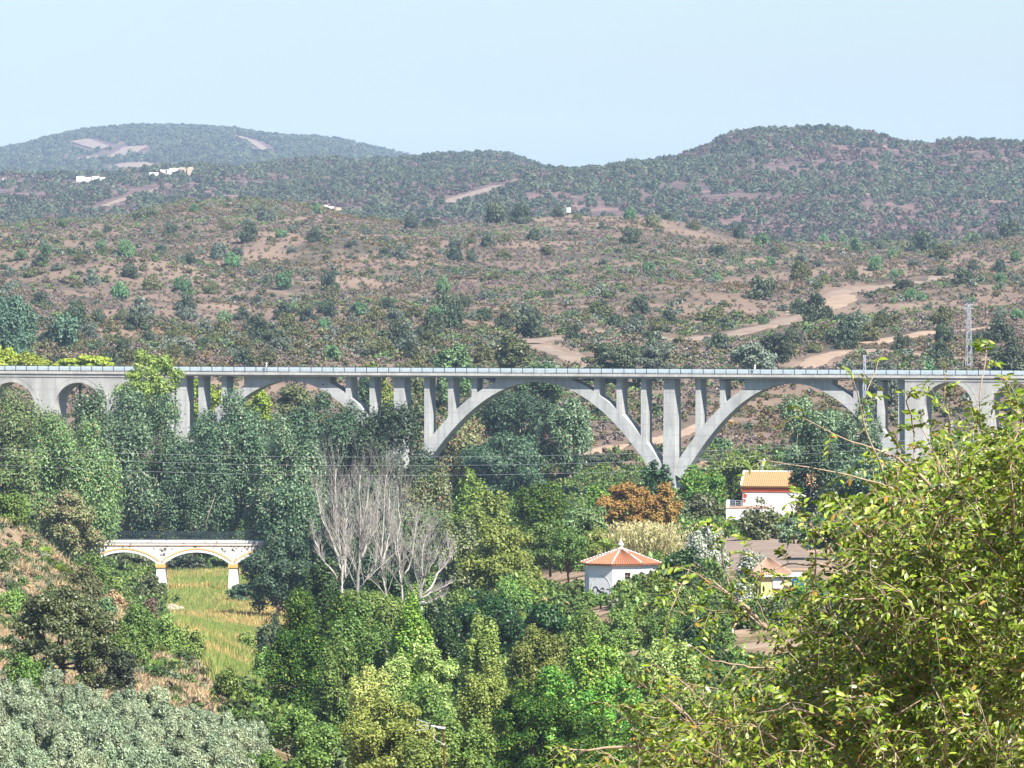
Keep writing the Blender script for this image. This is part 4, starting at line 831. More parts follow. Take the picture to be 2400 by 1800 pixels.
# ------------------------------------------------------------------ valley trees, far to near (photograph x of centre, y of top, width, distance)
TREES = [
 # behind the viaduct
 ('stone_pine', 'yellow green umbrella pine crown above the arcade railing, cut off by the picture edge', 'pine tree', 5, 812, 100, 1062, 'pine', dict(style='dome', ybot=868, leafpx=1.8, lr=(.16, .26))),
 ('stone_pine', 'domed yellow green umbrella pine just above the arcade railing, second from the picture edge', 'pine tree', 72, 821, 112, 1056, 'pine', dict(style='dome', ybot=868, leafpx=1.8, lr=(.16, .26))),
 ('stone_pine', 'wide flat yellow green umbrella pine above the arcade railing, beside the lime green tree', 'pine tree', 198, 831, 160, 1054, 'pine', dict(style='dome', ybot=868, leafpx=1.8, lr=(.15, .24))),
 ('pine_tree', 'bright yellow green tree seen under the deck between the first thin columns', 'pine tree', 462, 878, 90, 1045, 'pine', dict(ybot=1010)),
 ('pine_tree', 'bright yellow green tree seen between the second thin column and the first open arch', 'pine tree', 530, 900, 80, 1042, 'pine', dict(ybot=1010)),
 ('pine_tree', 'yellow green tree behind the springing of the first open arch', 'pine tree', 610, 915, 60, 1040, 'pine', dict(ybot=1000)),
 ('brown_tree', 'brownish olive tree seen through the first open arch', 'tree', 690, 893, 100, 1065, 'hillolive', dict(ybot=1000)),
 ('poplar_tree', 'bluish green tree behind the two thin columns between the first arch and the thick pier', 'tree', 850, 872, 60, 1048, 'euc_dark', dict(style='euc', ybot=1010)),
 ('poplar_tree', 'yellowing green tree behind the deck beside the thick middle pier', 'tree', 895, 865, 55, 1046, 'olivegreen', dict(style='euc', ybot=1010)),
 ('eucalyptus_tree', 'dark tree filling the gap between the thick middle pier and the big arch', 'eucalyptus', 975, 868, 70, 1047, 'euc_olive', dict(style='euc', ybot=1080, bark='bark_pale')),
 ('eucalyptus_tree', 'tall dark eucalyptus with bare pale trunks standing in the big middle arch', 'eucalyptus', 1222, 888, 190, 1044, 'euc_dark', dict(style='euc', ybot=1120, bark='bark_pale', cov=1.9)),
 ('eucalyptus_tree', 'blue green eucalyptus in the big middle arch, nearer its brown bank', 'eucalyptus', 1330, 930, 120, 1040, 'euc_blue', dict(style='euc', ybot=1110, bark='bark_pale')),
 ('eucalyptus_tree', 'grey green eucalyptus inside the big middle arch close to its west springing', 'eucalyptus', 1075, 975, 130, 1040, 'euc_olive', dict(style='euc', ybot=1130, bark='bark_pale')),
 ('eucalyptus_tree', 'drooping dark eucalyptus low in the centre of the big arch', 'eucalyptus', 1180, 1010, 200, 1034, 'euc_dark', dict(style='euc', ybot=1170, bark='bark_pale')),
 ('scrub_oak', 'rounded green bush on the bank seen inside the big arch beside the thin column', 'bush', 1405, 985, 62, 1120, 'hillolive', dict(style='dome')),
 ('scrub_oak', 'dark bush on the orange bank near the foot of the big arch', 'bush', 1476, 1040, 50, 1082, 'darkoak', dict(style='dome')),
 ('scrub_oak', 'wide dusky bush on the bank low inside the big arch', 'bush', 1400, 1065, 120, 1060, 'darkoak', dict(style='dome')),
 ('scrub_oak', 'dark green bush beside the pale track behind the thick pier and column', 'bush', 1538, 975, 44, 1120, 'darkoak', dict(style='dome')),
 ('red_bush', 'reddish brown bush on the slope under the third open arch', 'bush', 1715, 988, 42, 1110, 'tamarisk', dict(style='dome')),
 ('scrub_oak', 'light green bush on the slope under the third open arch beside the reddish bush', 'bush', 1716, 968, 34, 1125, 'hillgreen', dict(style='dome')),
 ('scrub_oak', 'dark olive scrub on the slope in the top of the third open arch', 'bush', 1790, 920, 110, 1150, 'hillolive', dict(style='dome')),
 ('scrub_oak', 'green bush on the slope low behind the third arch', 'bush', 1690, 1020, 60, 1075, 'hillgreen', dict(style='dome')),
 # in front of the viaduct
 ('lime_tree', 'bright yellow green tree rising in front of the viaduct deck', 'tree', 348, 812, 175, 935, 'lime', dict(ybot=1020, lr=(.14, .26), lobes=44, cov=1.5, bark='bark_pale')),
 ('eucalyptus_tree', 'tall blue green eucalyptus with two peaks in front of the round arcade', 'eucalyptus', 300, 893, 260, 900, 'euc_blue', dict(style='euc', frac=.12, bark='bark_pale', nmax=34000)),
 ('eucalyptus_tree', 'slim pointed eucalyptus top reaching the arcade railing', 'eucalyptus', 217, 884, 85, 893, 'euc_blue', dict(style='euc', frac=.3, bark='bark_pale')),
 ('eucalyptus_tree', 'broad olive green eucalyptus hiding the foot of the arcade, at the picture edge', 'eucalyptus', 60, 932, 270, 850, 'euc_green', dict(style='euc', frac=.1, bark='bark_pale', nmax=34000)),
 ('eucalyptus_tree', 'olive green eucalyptus with a long sloping side above the bare earth slope', 'eucalyptus', 168, 962, 220, 800, 'euc_green', dict(style='euc', frac=.1, bark='bark_pale', nmax=30000)),
 ('eucalyptus_tree', 'greyish olive tree hanging over the west end of the whitewashed bridge', 'tree', 165, 1140, 150, 735, 'euc_olive', dict(frac=.1, gnd=1350)),
 ('eucalyptus_tree', 'mid green tree low at the picture edge above the earth slope', 'tree', 40, 1040, 190, 745, 'euc_green', dict(frac=.1, gnd=1330)),
 ('eucalyptus_tree', 'round blue green eucalyptus with a pale forked trunk in front of the first open arch', 'eucalyptus', 545, 930, 240, 880, 'euc_blue', dict(style='euc', frac=.15, bark='bark_pale', nmax=32000)),
 ('eucalyptus_tree', 'lower bushy eucalyptus filling the space above the whitewashed bridge', 'eucalyptus', 455, 1030, 150, 862, 'euc_dark', dict(style='euc', frac=.1, bark='bark_pale')),
 ('eucalyptus_tree', 'big dark blue green eucalyptus in front of the thick middle pier', 'eucalyptus', 770, 905, 210, 872, 'euc_dark', dict(style='euc', frac=.1, bark='bark_pale', nmax=32000)),
 ('eucalyptus_tree', 'dark eucalyptus crown reaching the foot of the big arch', 'eucalyptus', 900, 938, 200, 866, 'euc_dark', dict(style='euc', frac=.1, bark='bark_pale', nmax=30000)),
 ('eucalyptus_tree', 'blue green eucalyptus between the pale trunked one and the dead white trees', 'eucalyptus', 665, 950, 180, 850, 'euc_blue', dict(style='euc', frac=.1, bark='bark_pale', nmax=30000)),
 ('eucalyptus_tree', 'shadowy blue green tree behind the upper twigs of the dead white trees', 'eucalyptus', 700, 1120, 200, 800, 'euc_blue', dict(style='euc', frac=.05, bark='bark_pale', nmax=26000)),
 ('eucalyptus_tree', 'dark tree behind the middle of the dead white trees', 'eucalyptus', 860, 1120, 220, 790, 'euc_dark', dict(style='euc', frac=.05, bark='bark_pale', nmax=26000)),
 ('river_tree', 'dark bluish tree covering the east end of the whitewashed bridge', 'tree', 655, 1245, 175, 742, 'euc_dark', dict(frac=.02, nmax=24000)),
 ('grey_shrub', 'twiggy grey green tree standing behind the middle of the whitewashed bridge', 'tree', 480, 1155, 130, 905, 'euc_olive', dict(frac=.1)),
 ('river_tree', 'green tree behind the west half of the whitewashed bridge', 'tree', 330, 1150, 160, 905, 'euc_green', dict(frac=.05)),
 ('river_bush', 'dusky bush under the first arch of the whitewashed bridge', 'bush', 315, 1292, 130, 850, 'oak', dict(frac=0)),
 ('river_bush', 'dark bush under the second arch of the whitewashed bridge', 'bush', 440, 1298, 120, 850, 'darkoak', dict(frac=0)),
 ('river_bush', 'grey twiggy bush beyond the east pier of the whitewashed bridge', 'bush', 515, 1320, 60, 860, 'greyoak', dict(frac=0)),
 ('river_bush', 'low grey green bush at the foot of the east pier of the whitewashed bridge', 'bush', 575, 1368, 90, 772, 'euc_dark', dict(frac=0)),
 ('river_bush', 'round bush hiding the foot of the middle pier of the whitewashed bridge', 'bush', 350, 1345, 75, 770, 'oak', dict(frac=0)),
 ('river_bush', 'bright green bush below the first arch of the whitewashed bridge', 'bush', 262, 1350, 60, 760, 'broom', dict(frac=0)),
 ('river_bush', 'pale green clump between the bridge and the reed bed', 'bush', 412, 1392, 36, 768, 'broom', dict(frac=0)),
 ('eucalyptus_tree', 'big blue green eucalyptus in front of the third open arch', 'eucalyptus', 1905, 915, 165, 880, 'euc_blue', dict(style='euc', frac=.1, bark='bark_pale', nmax=30000)),
 ('eucalyptus_tree', 'smaller eucalyptus beside the thin pylon in front of the third arch', 'eucalyptus', 2010, 945, 120, 870, 'euc_blue', dict(style='euc', frac=.1, bark='bark_pale')),
 ('eucalyptus_tree', 'dark eucalyptus standing over the roof of the farm house', 'eucalyptus', 1905, 1005, 110, 682, 'euc_dark', dict(style='euc', frac=.15, bark='bark_pale', nmax=28000, ybot=1235)),
 ('eucalyptus_tree', 'blue green eucalyptus seen behind the yellow green twigs, right of the farm house', 'eucalyptus', 2050, 1060, 230, 790, 'euc_blue', dict(style='euc', frac=.05, bark='bark_pale', nmax=26000)),
 ('eucalyptus_tree', 'grey green trees low behind the arcade and the yellow green twigs', 'eucalyptus', 2300, 1060, 260, 840, 'euc_green', dict(style='euc', frac=.05, bark='bark_pale', nmax=26000)),
 ('walnut_tree', 'green tree hedge at the foot of the third arch behind the farm house', 'tree', 1740, 1050, 160, 830, 'mid', dict(frac=.05, nmax=24000)),
 ('walnut_tree', 'bright green tree beside the foot of the thick pier', 'tree', 1640, 1082, 120, 800, 'bright', dict(frac=.05)),
 ('fig_tree', 'dark green leafy tree hiding the east foot of the big arch', 'tree', 1542, 1073, 90, 815, 'deep', dict(frac=.1, lsc=1.4)),
 ('tamarisk_tree', 'rusty orange brown feathery tamarisk with a green side', 'tree', 1470, 1118, 175, 690, 'tamarisk', dict(frac=.03, style='round', nmax=30000, lr=(.14, .26), lobes=70)),
 ('tamarisk_tree', 'smaller rusty orange tamarisk beside the big one', 'tree', 1560, 1135, 75, 684, 'tamarisk', dict(frac=.03)),
 ('tamarisk_tree', 'greyish green and pink tamarisk between the rusty one and the dark green tree', 'tree', 1370, 1175, 120, 665, 'euc_green', dict(frac=.03)),
 ('round_tree', 'wide dark green round tree behind the pale palm and pavilion', 'tree', 1272, 1125, 160, 730, 'deepfeather', dict(frac=.03, nmax=26000)),
 ('walnut_tree', 'small bright green bush between the tamarisk and the arch', 'bush', 1400, 1128, 70, 730, 'bright', dict(frac=.03)),
 ('willow_tree', 'brownish olive willow with reddish tips', 'tree', 1148, 1135, 110, 755, 'olivegreen', dict(frac=.03)),
 ('willow_tree', 'yellow green poplar top beside the west foot of the big arch', 'tree', 1103, 1090, 90, 800, 'lime', dict(frac=.05, cov=2)),
 ('eucalyptus_tree', 'grey green eucalyptus hiding the west foot of the big arch', 'eucalyptus', 1000, 1075, 130, 820, 'euc_olive', dict(style='euc', frac=.05, bark='bark_pale')),
 ('eucalyptus_tree', 'dark green mottled tree just east of the dead white trees', 'tree', 1010, 1165, 170, 745, 'euc_green', dict(frac=.03, nmax=26000)),
 ('grey_shrub', 'grey olive shrubs on the bank behind the dead trees, right of their thin twigs', 'bush', 1075, 1200, 120, 720, 'oak', dict(frac=0)),
 ('olive_shrub', 'dull olive green tree beside the terrace of the farm house', 'tree', 1650, 1150, 110, 735, 'oak', dict(frac=.02)),
 ('olive_shrub', 'dark conifer like bush behind the silvery flowering bush', 'bush', 1590, 1165, 70, 725, 'oak', dict(frac=0)),
 ('lemon_tree', 'dense dark green round bush in front of the farm house wall', 'bush', 1790, 1166, 112, 655, 'oak', dict(style='dome', lsc=1.2, cov=3.2)),
 ('grey_shrub', 'blue green shrubs beside the farm house wall behind the yellow green twigs', 'bush', 1862, 1215, 100, 640, 'euc_blue', dict(frac=0)),
 ('grey_shrub', 'dark blue green tree with a dark trunk over the brown yard', 'tree', 1935, 1210, 130, 600, 'euc_dark', dict(ybot=1302)),
 ('walnut_tree', 'big light green walnut tree west of the pavilion', 'tree', 1172, 1222, 195, 615, 'olivegreen', dict(frac=.03, nmax=32000, lsc=1.1)),
 ('walnut_tree', 'pale green tree between the walnut and the pavilion, behind the small trunk', 'tree', 1290, 1215, 120, 640, 'mid', dict(frac=.03)),
 ('small_tree', 'small open tree with a bare thin trunk on the sandy yard', 'tree', 1335, 1235, 105, 590, 'mid', dict(ybot=1342, cov=1.6)),
 ('small_tree', 'green tree directly behind the pavilion roof', 'tree', 1392, 1230, 90, 612, 'olivegreen', dict(frac=.05)),
 ('silver_bush', 'big silvery white flowering bush between the pavilion and the shed', 'bush', 1655, 1222, 125, 565, 'silver', dict(style='dome', cov=3, nmax=26000)),
 ('silver_bush', 'smaller silvery flowering bush beside the shed roof', 'bush', 1770, 1275, 105, 545, 'silver', dict(style='dome', cov=3)),
 ('silver_bush', 'low silvery bush at the corner of the yellow shed', 'bush', 1742, 1350, 75, 505, 'silver', dict(style='dome', cov=2.6)),
 ('orange_tree', 'dark glossy green tree beside the pavilion roof', 'tree', 1600, 1272, 95, 538, 'deep', dict(frac=.0, lsc=1.2)),
 ('orange_tree', 'green shrub right of the yellow shed', 'bush', 1905, 1345, 110, 512, 'bright', dict(style='dome')),
 ('orange_tree', 'dark bush half hidden by yellow green twigs beyond the shed', 'bush', 2010, 1340, 130, 500, 'mid', dict(style='dome')),
 ('grey_shrub', 'dry grey shrub at the foot of the yellow shed', 'bush', 1830, 1402, 90, 500, 'oak', dict(style='dome')),
 # shrubs in front of the pavilion
 ('broom_shrub', 'grey green shrub covering the foot of the pavilion', 'bush', 1462, 1368, 70, 528, 'broom', dict(style='bush')),
 ('broom_shrub', 'tall grey green shrub against the east wall of the pavilion', 'bush', 1530, 1345, 80, 526, 'broom', dict(style='bush')),
 ('broom_shrub', 'rounded shrub in front of the pavilion window', 'bush', 1490, 1384, 70, 518, 'mid', dict(style='bush')),
 ('broom_shrub', 'low green shrub at the edge of the sandy yard', 'bush', 1365, 1404, 80, 510, 'broom', dict(style='bush')),
 ('broom_shrub', 'green shrub between the pavilion and the dark glossy tree', 'bush', 1590, 1368, 90, 505, 'broom', dict(style='bush')),
 ('broom_shrub', 'dark green shrub thicket below the pavilion', 'bush', 1450, 1420, 130, 492, 'mid', dict(style='dome')),
 ('broom_shrub', 'broad shrub thicket below the dark glossy tree', 'bush', 1560, 1408, 140, 484, 'mid', dict(style='dome')),
 ('broom_shrub', 'shrub half hidden by the first hanging yellow leaves', 'bush', 1670, 1405, 120, 480, 'broom', dict(style='dome')),
 ('broom_shrub', 'dark shrub beside the sandy ground', 'bush', 1635, 1440, 110, 470, 'deep', dict(style='dome')),
 ('broom_shrub', 'green shrub on the slope below the walnut tree', 'bush', 1270, 1345, 90, 560, 'mid', dict(style='bush')),
 ('broom_shrub', 'low grey green shrub below the walnut tree', 'bush', 1200, 1355, 120, 545, 'broom', dict(style='bush')),
 ('broom_shrub', 'dusky shrub under the right side of the dead white trees', 'bush', 1090, 1370, 110, 540, 'mid', dict(style='bush')),
 # the dark belt and bright poplars in the centre
 ('poplar_sapling', 'leafy green saplings between the dead white trunks', 'tree', 905, 1300, 120, 600, 'deep', dict(frac=0, lsc=1.2)),
 ('poplar_sapling', 'green saplings growing under the western dead tree', 'tree', 760, 1290, 110, 605, 'deep', dict(frac=0, lsc=1.2)),
 ('poplar_sapling', 'low leafy mass under the middle dead tree', 'tree', 860, 1352, 230, 540, 'mid', dict(frac=0, nmax=30000)),
 ('poplar_sapling', 'low leafy mass in front of the easternmost dead tree', 'tree', 1010, 1392, 150, 520, 'deep', dict(frac=0, nmax=30000)),
 ('poplar_sapling', 'green saplings in front of the eastern dead trunk', 'tree', 985, 1335, 90, 560, 'mid', dict(frac=0, lsc=1.2)),
 ('carob_tree', 'dark green rounded tree in the belt below the walnut tree', 'tree', 1150, 1375, 200, 505, 'deep', dict(frac=.0, nmax=26000, lsc=1.15)),
 ('carob_tree', 'dark green tree at the east end of the dark belt', 'tree', 1275, 1395, 130, 495, 'deep', dict(frac=.0, nmax=26000, lsc=1.15)),
 ('carob_tree', 'small dark tree between the saplings and the dark belt', 'tree', 1050, 1420, 90, 480, 'deep', dict(frac=0)),
 ('acacia_tree', 'very dark green feathery tree below the western dead tree', 'tree', 748, 1352, 190, 470, 'deepfeather', dict(frac=0, nmax=32000, style='round')),
 ('acacia_tree', 'dark green feathery tree bordering the reed bed', 'tree', 700, 1450, 150, 442, 'deepfeather', dict(frac=0, nmax=28000)),
 ('locust_tree', 'mid green rounded tree below the dead white trunks', 'tree', 850, 1398, 170, 455, 'mid', dict(frac=0, nmax=32000)),
 ('poplar_tree', 'bright green leafy poplar below the eastern dead trunk', 'tree', 955, 1388, 110, 452, 'bright', dict(frac=0, nmax=28000, lsc=1.2)),
 ('locust_tree', 'mid green tree left of the cream flowering tree', 'tree', 800, 1490, 150, 430, 'mid', dict(frac=0, nmax=28000)),
 ('pale_tree', 'pale olive green tree left one of the pair below the dark belt', 'tree', 1135, 1424, 110, 445, 'olivegreen', dict(frac=0, nmax=26000)),
 ('pale_tree', 'pale olive green tree right one of the pair below the dark belt', 'tree', 1255, 1436, 140, 436, 'olivegreen', dict(frac=0, nmax=28000)),
 ('green_shrub', 'mid green shrub between the pale pair and the pavilion shrubs', 'bush', 1360, 1432, 130, 470, 'broom', dict(style='dome')),
 ('poplar_tree', 'bright green poplar grove top beside the sandy ground', 'tree', 1395, 1465, 130, 425, 'bright', dict(frac=0, nmax=30000, lsc=1.2)),
 ('poplar_tree', 'bright green poplar below the pale pair of trees', 'tree', 1305, 1545, 140, 395, 'bright', dict(frac=0, nmax=30000, lsc=1.2)),
 ('willow_tree', 'whitish green leafy shrub tree in front of the sandy ground', 'tree', 1565, 1478, 165, 425, 'cream', dict(frac=0, nmax=28000, lsc=1.1, style='dome')),
 ('cream_tree', 'cream yellow flowering tree in the middle of the green trees', 'tree', 985, 1490, 215, 405, 'cream', dict(frac=0, nmax=38000, lr=(.12, .22), lobes=70, asp=2.2)),
 ('cream_tree', 'lower cream yellow flowering branches west of the flowering crown', 'tree', 870, 1545, 120, 398, 'cream', dict(frac=0, nmax=24000, asp=2.2)),
 ('pale_tree', 'brownish green tree right of the cream flowering tree', 'tree', 1150, 1520, 150, 405, 'olivegreen', dict(frac=0, nmax=30000)),
 ('acacia_tree', 'big dark green feathery acacia with yellowish tips, low in the middle', 'tree', 1255, 1570, 260, 345, 'deepfeather', dict(frac=0, nmax=46000, lobes=80, lr=(.12, .22))),
 ('poplar_tree', 'bright green trees between the acacia and the yellow green foliage', 'tree', 1450, 1560, 190, 372, 'bright', dict(frac=0, nmax=36000, lsc=1.1)),
 ('locust_tree', 'green tree below the cream flowering tree', 'tree', 1010, 1600, 190, 372, 'mid', dict(frac=0, nmax=34000)),
 ('elm_tree', 'olive yellow green tree behind the television antenna', 'tree', 905, 1625, 250, 345, 'olivegreen', dict(frac=0, nmax=46000, lobes=80, lr=(.14, .24), lsc=1.1)),
 ('elm_tree', 'dark olive green tree bordering the olive bushes at the bottom', 'tree', 700, 1655, 190, 338, 'mid', dict(frac=0, nmax=40000, lsc=1.1)),
 ('elm_tree', 'green tree between the antenna and the dark acacia', 'tree', 1090, 1660, 150, 330, 'mid', dict(frac=0, nmax=36000, lsc=1.1)),
 ('elm_tree', 'yellow green tree top low behind the antenna mast', 'tree', 985, 1700, 170, 318, 'olivegreen', dict(frac=0, nmax=40000, lsc=1.1)),
 ('elm_tree', 'deep green tree top in the bottom corner beside the olive bushes', 'tree', 615, 1745, 120, 322, 'mid', dict(frac=0, nmax=26000)),
 ('poplar_tree', 'green tree under the acacia at the bottom edge, left of the leafy twigs', 'tree', 1400, 1680, 180, 320, 'deepfeather', dict(frac=0, nmax=36000)),
 ('poplar_tree', 'dark green tree hidden behind the lower yellow green twigs', 'tree', 1600, 1610, 210, 345, 'mid', dict(frac=0, nmax=26000)),
 ('poplar_tree', 'dark tree seen through gaps of the yellow green foliage at the bottom', 'tree', 1800, 1640, 240, 345, 'deep', dict(frac=0, nmax=22000)),
 ('poplar_tree', 'dark tree deep behind the yellow green foliage, bottom corner', 'tree', 2100, 1560, 340, 350, 'deep', dict(frac=0, nmax=22000)),
 ('olive_shrub', 'rounded green shrub below the outer corner of the painted pavilion wall', 'bush', 1378, 1382, 56, 540, 'mid', dict(style='dome')),
 ('olive_shrub', 'low green shrub at the foot of the pavilion wall, below the painted horse', 'bush', 1408, 1388, 60, 536, 'broom', dict(style='dome', gnd=1420)),
 ('olive_shrub', 'leafy shrub right of the painted horse, covering the pavilion wall', 'bush', 1452, 1368, 50, 540, 'broom', dict(style='dome', gnd=1420)),
 ('willow_shrub', 'rounded green shrub closing the near end of the reed bed', 'bush', 610, 1530, 110, 440, 'broom', dict(style='dome', hy=1640)),
 ('willow_shrub', 'pale green shrub beside the near end of the reed bed', 'bush', 530, 1560, 80, 440, 'undergrey' if False else 'mid', dict(style='dome', gnd=1640)),
 ('willow_shrub', 'grey green shrub between the olive grove and the dark feathery trees', 'bush', 660, 1590, 110, 420, 'euc_olive', dict(style='dome', hy=1690)),
 ('broom_shrub', 'green shrub low on the bank between the fan palms', 'bush', 330, 1515, 60, 470, 'mid', dict(style='dome', hy=1560)),
 ('broom_shrub', 'light green shrub on the bank under the olive coloured tree', 'bush', 225, 1290, 80, 620, 'broom', dict(style='dome', hy=1360)),
 ('broom_shrub', 'green bush half way down the bank edge beside the old bridge', 'bush', 245, 1400, 60, 560, 'hillgreen', dict(style='dome', hy=1440)),
 # earth slope on the west side
 ('holm_oak', 'big dark round holm oak on the earth slope', 'oak', 145, 1365, 270, 478, 'oak', dict(frac=.0, nmax=46000, lobes=80, lr=(.12, .22), lsc=1.15, hy=1622)),
 ('dark_shrub', 'dark grey upright bush beside the big holm oak', 'bush', 282, 1512, 85, 452, 'darkoak', dict(frac=0, hy=1640)),
 ('broom_shrub', 'green feathery broom right of the big holm oak', 'bush', 320, 1418, 110, 500, 'broom', dict(style='bush', hy=1530)),
 ('broom_shrub', 'tall green broom in the middle of the earth slope', 'bush', 385, 1432, 100, 492, 'broom', dict(style='bush', hy=1540)),
 ('broom_shrub', 'green broom beside the reed bed', 'bush', 440, 1468, 80, 490, 'broom', dict(style='bush', hy=1550)),
 ('broom_shrub', 'yellowish broom at the foot of the holm oak', 'bush', 275, 1465, 80, 470, 'mid', dict(style='bush', hy=1550)),
 ('broom_shrub', 'bright green shrub at the picture edge above the holm oak', 'bush', 30, 1370, 90, 505, 'broom', dict(style='bush', hy=1440)),
 ('broom_shrub', 'green scrub on top of the earth slope at the picture edge', 'bush', 20, 1150, 110, 625, 'broom', dict(style='bush', hy=1235)),
 ('rosemary_shrub', 'dry brownish bush on the crest of the earth slope', 'bush', 270, 1385, 50, 560, 'dry', dict(style='bush', hy=1430)),
 ('rosemary_shrub', 'brown green heath bush near the pale rock', 'bush', 200, 1330, 90, 570, 'hillolive', dict(style='bush', hy=1400)),
 ('rosemary_shrub', 'reddish brown heath bush above the pale rock', 'bush', 345, 1400, 70, 560, 'brownbrush', dict(style='bush', hy=1440)),
 ('rosemary_shrub', 'grey green bush at the lower end of the earth slope', 'bush', 565, 1578, 75, 440, 'greyoak', dict(style='bush', hy=1640)),
 ('willow_shrub', 'soft green rounded shrub where the reed bed meets the dark trees', 'bush', 640, 1512, 120, 452, 'broom', dict(style='bush', hy=1620)),
 ('willow_shrub', 'small green shrub standing in the reed bed', 'bush', 575, 1485, 55, 480, 'broom', dict(style='bush', hy=1560)),
 ('willow_shrub', 'grey green shrub at the near edge of the shaded gap in the reeds', 'bush', 635, 1425, 80, 560, 'euc_dark', dict(style='bush', hy=1500)),
 ('dark_shrub', 'low dark shrub under the big holm oak', 'bush', 60, 1530, 90, 455, 'mid', dict(style='bush', hy=1620)),
 # above the deck, near hillside
 ('eucalyptus_tree', 'tall pale blue green eucalyptus at the picture edge, leaning cluster above the pines', 'eucalyptus', 12, 672, 110, 1190, 'hillconifer', dict(style='euc', frac=.05)),
 ('eucalyptus_tree', 'pale blue green eucalyptus second from the picture edge above the pines', 'eucalyptus', 50, 688, 60, 1200, 'hillconifer', dict(style='euc', frac=.05)),
 ('eucalyptus_tree', 'small pointed blue green tree above the umbrella pines', 'eucalyptus', 152, 726, 60, 1240, 'hillconifer', dict(style='euc', frac=.05)),
 ('ash_tree', 'bright light green tree crown above the middle of the deck', 'tree', 1065, 800, 100, 1130, 'hillgreen', dict(frac=.05)),
 ('ash_tree', 'brownish green tree crown above the deck beside the light green one', 'tree', 968, 818, 90, 1110, 'hillolive', dict(frac=.05)),
 ('ash_tree', 'yellowish brown small crown just above the deck', 'tree', 872, 835, 70, 1090, 'olivegreen', dict(frac=.05)),
 ('ash_tree', 'deep green crown just above the deck over the big arch', 'tree', 1262, 828, 115, 1090, 'hillgreen', dict(frac=.05)),
 ('holm_oak', 'spreading dark holm oak above the deck beside the wide dirt track', 'oak', 1200, 780, 95, 1180, 'oak', dict(frac=.1)),
 ('holm_oak', 'wide grey green oak thicket above the deck under the dirt track bend', 'oak', 1440, 795, 160, 1180, 'darkoak', dict(frac=.05)),
 ('holm_oak', 'grey green oak beside the thicket above the deck', 'oak', 1540, 803, 90, 1170, 'greyoak', dict(frac=.05)),
 ('holm_oak', 'big dark green oak pair above the third open arch', 'oak', 1822, 775, 85, 1215, 'darkoak', dict(frac=.05)),
 ('holm_oak', 'greyish oak just left of the big dark pair above the deck', 'oak', 1765, 800, 110, 1185, 'greyoak', dict(frac=.05)),
 ('holm_oak', 'broad grey green shrub mass above the deck beside the slim pylon', 'oak', 2060, 832, 120, 1120, 'greyoak', dict(frac=.0, style='dome')),
 ('holm_oak', 'dark shrub mass at the picture edge above the arcade', 'oak', 2370, 790, 110, 1200, 'darkoak', dict(frac=.0, style='dome')),
 ('lime_tree', 'light green shrub on the hillside above the arcade', 'bush', 2175, 840, 60, 1110, 'hillgreen', dict(frac=.0, style='dome')),
]
for i, (nm, lb, cat, px, yt, wpx, d, fol, kw) in enumerate(TREES):
    tree(nm, lb, cat, px, yt, wpx, d, fol, seed=100 + i * 7, **kw)
# ------------------------------------------------------------------ instanced ground cover (uncountable growth only)
TRK = []                                        # world points of the dirt tracks, kept clear of bushes
for o in list(C.objects):
    if o.name.startswith('path'):
        v = np.empty(len(o.data.vertices) * 3, np.float32); o.data.vertices.foreach_get('co', v); TRK.append(v.reshape(-1, 3)[:, :2])
TRK = np.concatenate(TRK)
def off_track(XY, r=4.0):
    cell = 8.0; from_ = {}
    key = set(map(tuple, np.floor(TRK / cell).astype(int))); k = np.floor(XY / cell).astype(int)
    near = np.array([any((a + i, b + j) in key for i in (-1, 0, 1) for j in (-1, 0, 1)) for a, b in k]) if len(k) else np.zeros(0, bool)
    ok = np.ones(len(XY), bool)
    for i in np.nonzero(near)[0]: ok[i] = ((TRK - XY[i]) ** 2).sum(1).min() > r * r
    return ok
def clump_mesh(name, seed, W, H, n, leaf, mat, style='dome', asp=1.5):
    return crown_mesh(name, seed, W, H, n, leaf, mat, style, 9, (.3, .5), .3, asp)[0]
def blades_mesh(name, seed, n, h, spread, wd, mat, lean=.35):
    rs = np.random.RandomState(seed); b = np.c_[rs.normal(size=(n, 2)) * spread * .4, np.zeros(n)]; dr = np.c_[rs.normal(size=(n, 2)) * lean, np.ones(n)]
    l = (h * (.6 + .5 * rs.rand(n)))[:, None]; t = b + dr * l; mid = b + dr * l * .55 + np.c_[np.zeros((n, 2)), l * .04]
    a = rs.rand(n) * 6.28; s = np.c_[np.cos(a), np.sin(a), np.zeros(n)] * wd
    V = np.stack([b - s * .6, b + s * .6, mid + s, t, mid - s], 1).reshape(-1, 3); i = np.arange(n) * 5
    return np_mesh(name, V, [np.stack([i, i + 1, i + 2, i + 4], 1), np.stack([i + 4, i + 2, i + 3], 1)], mat)
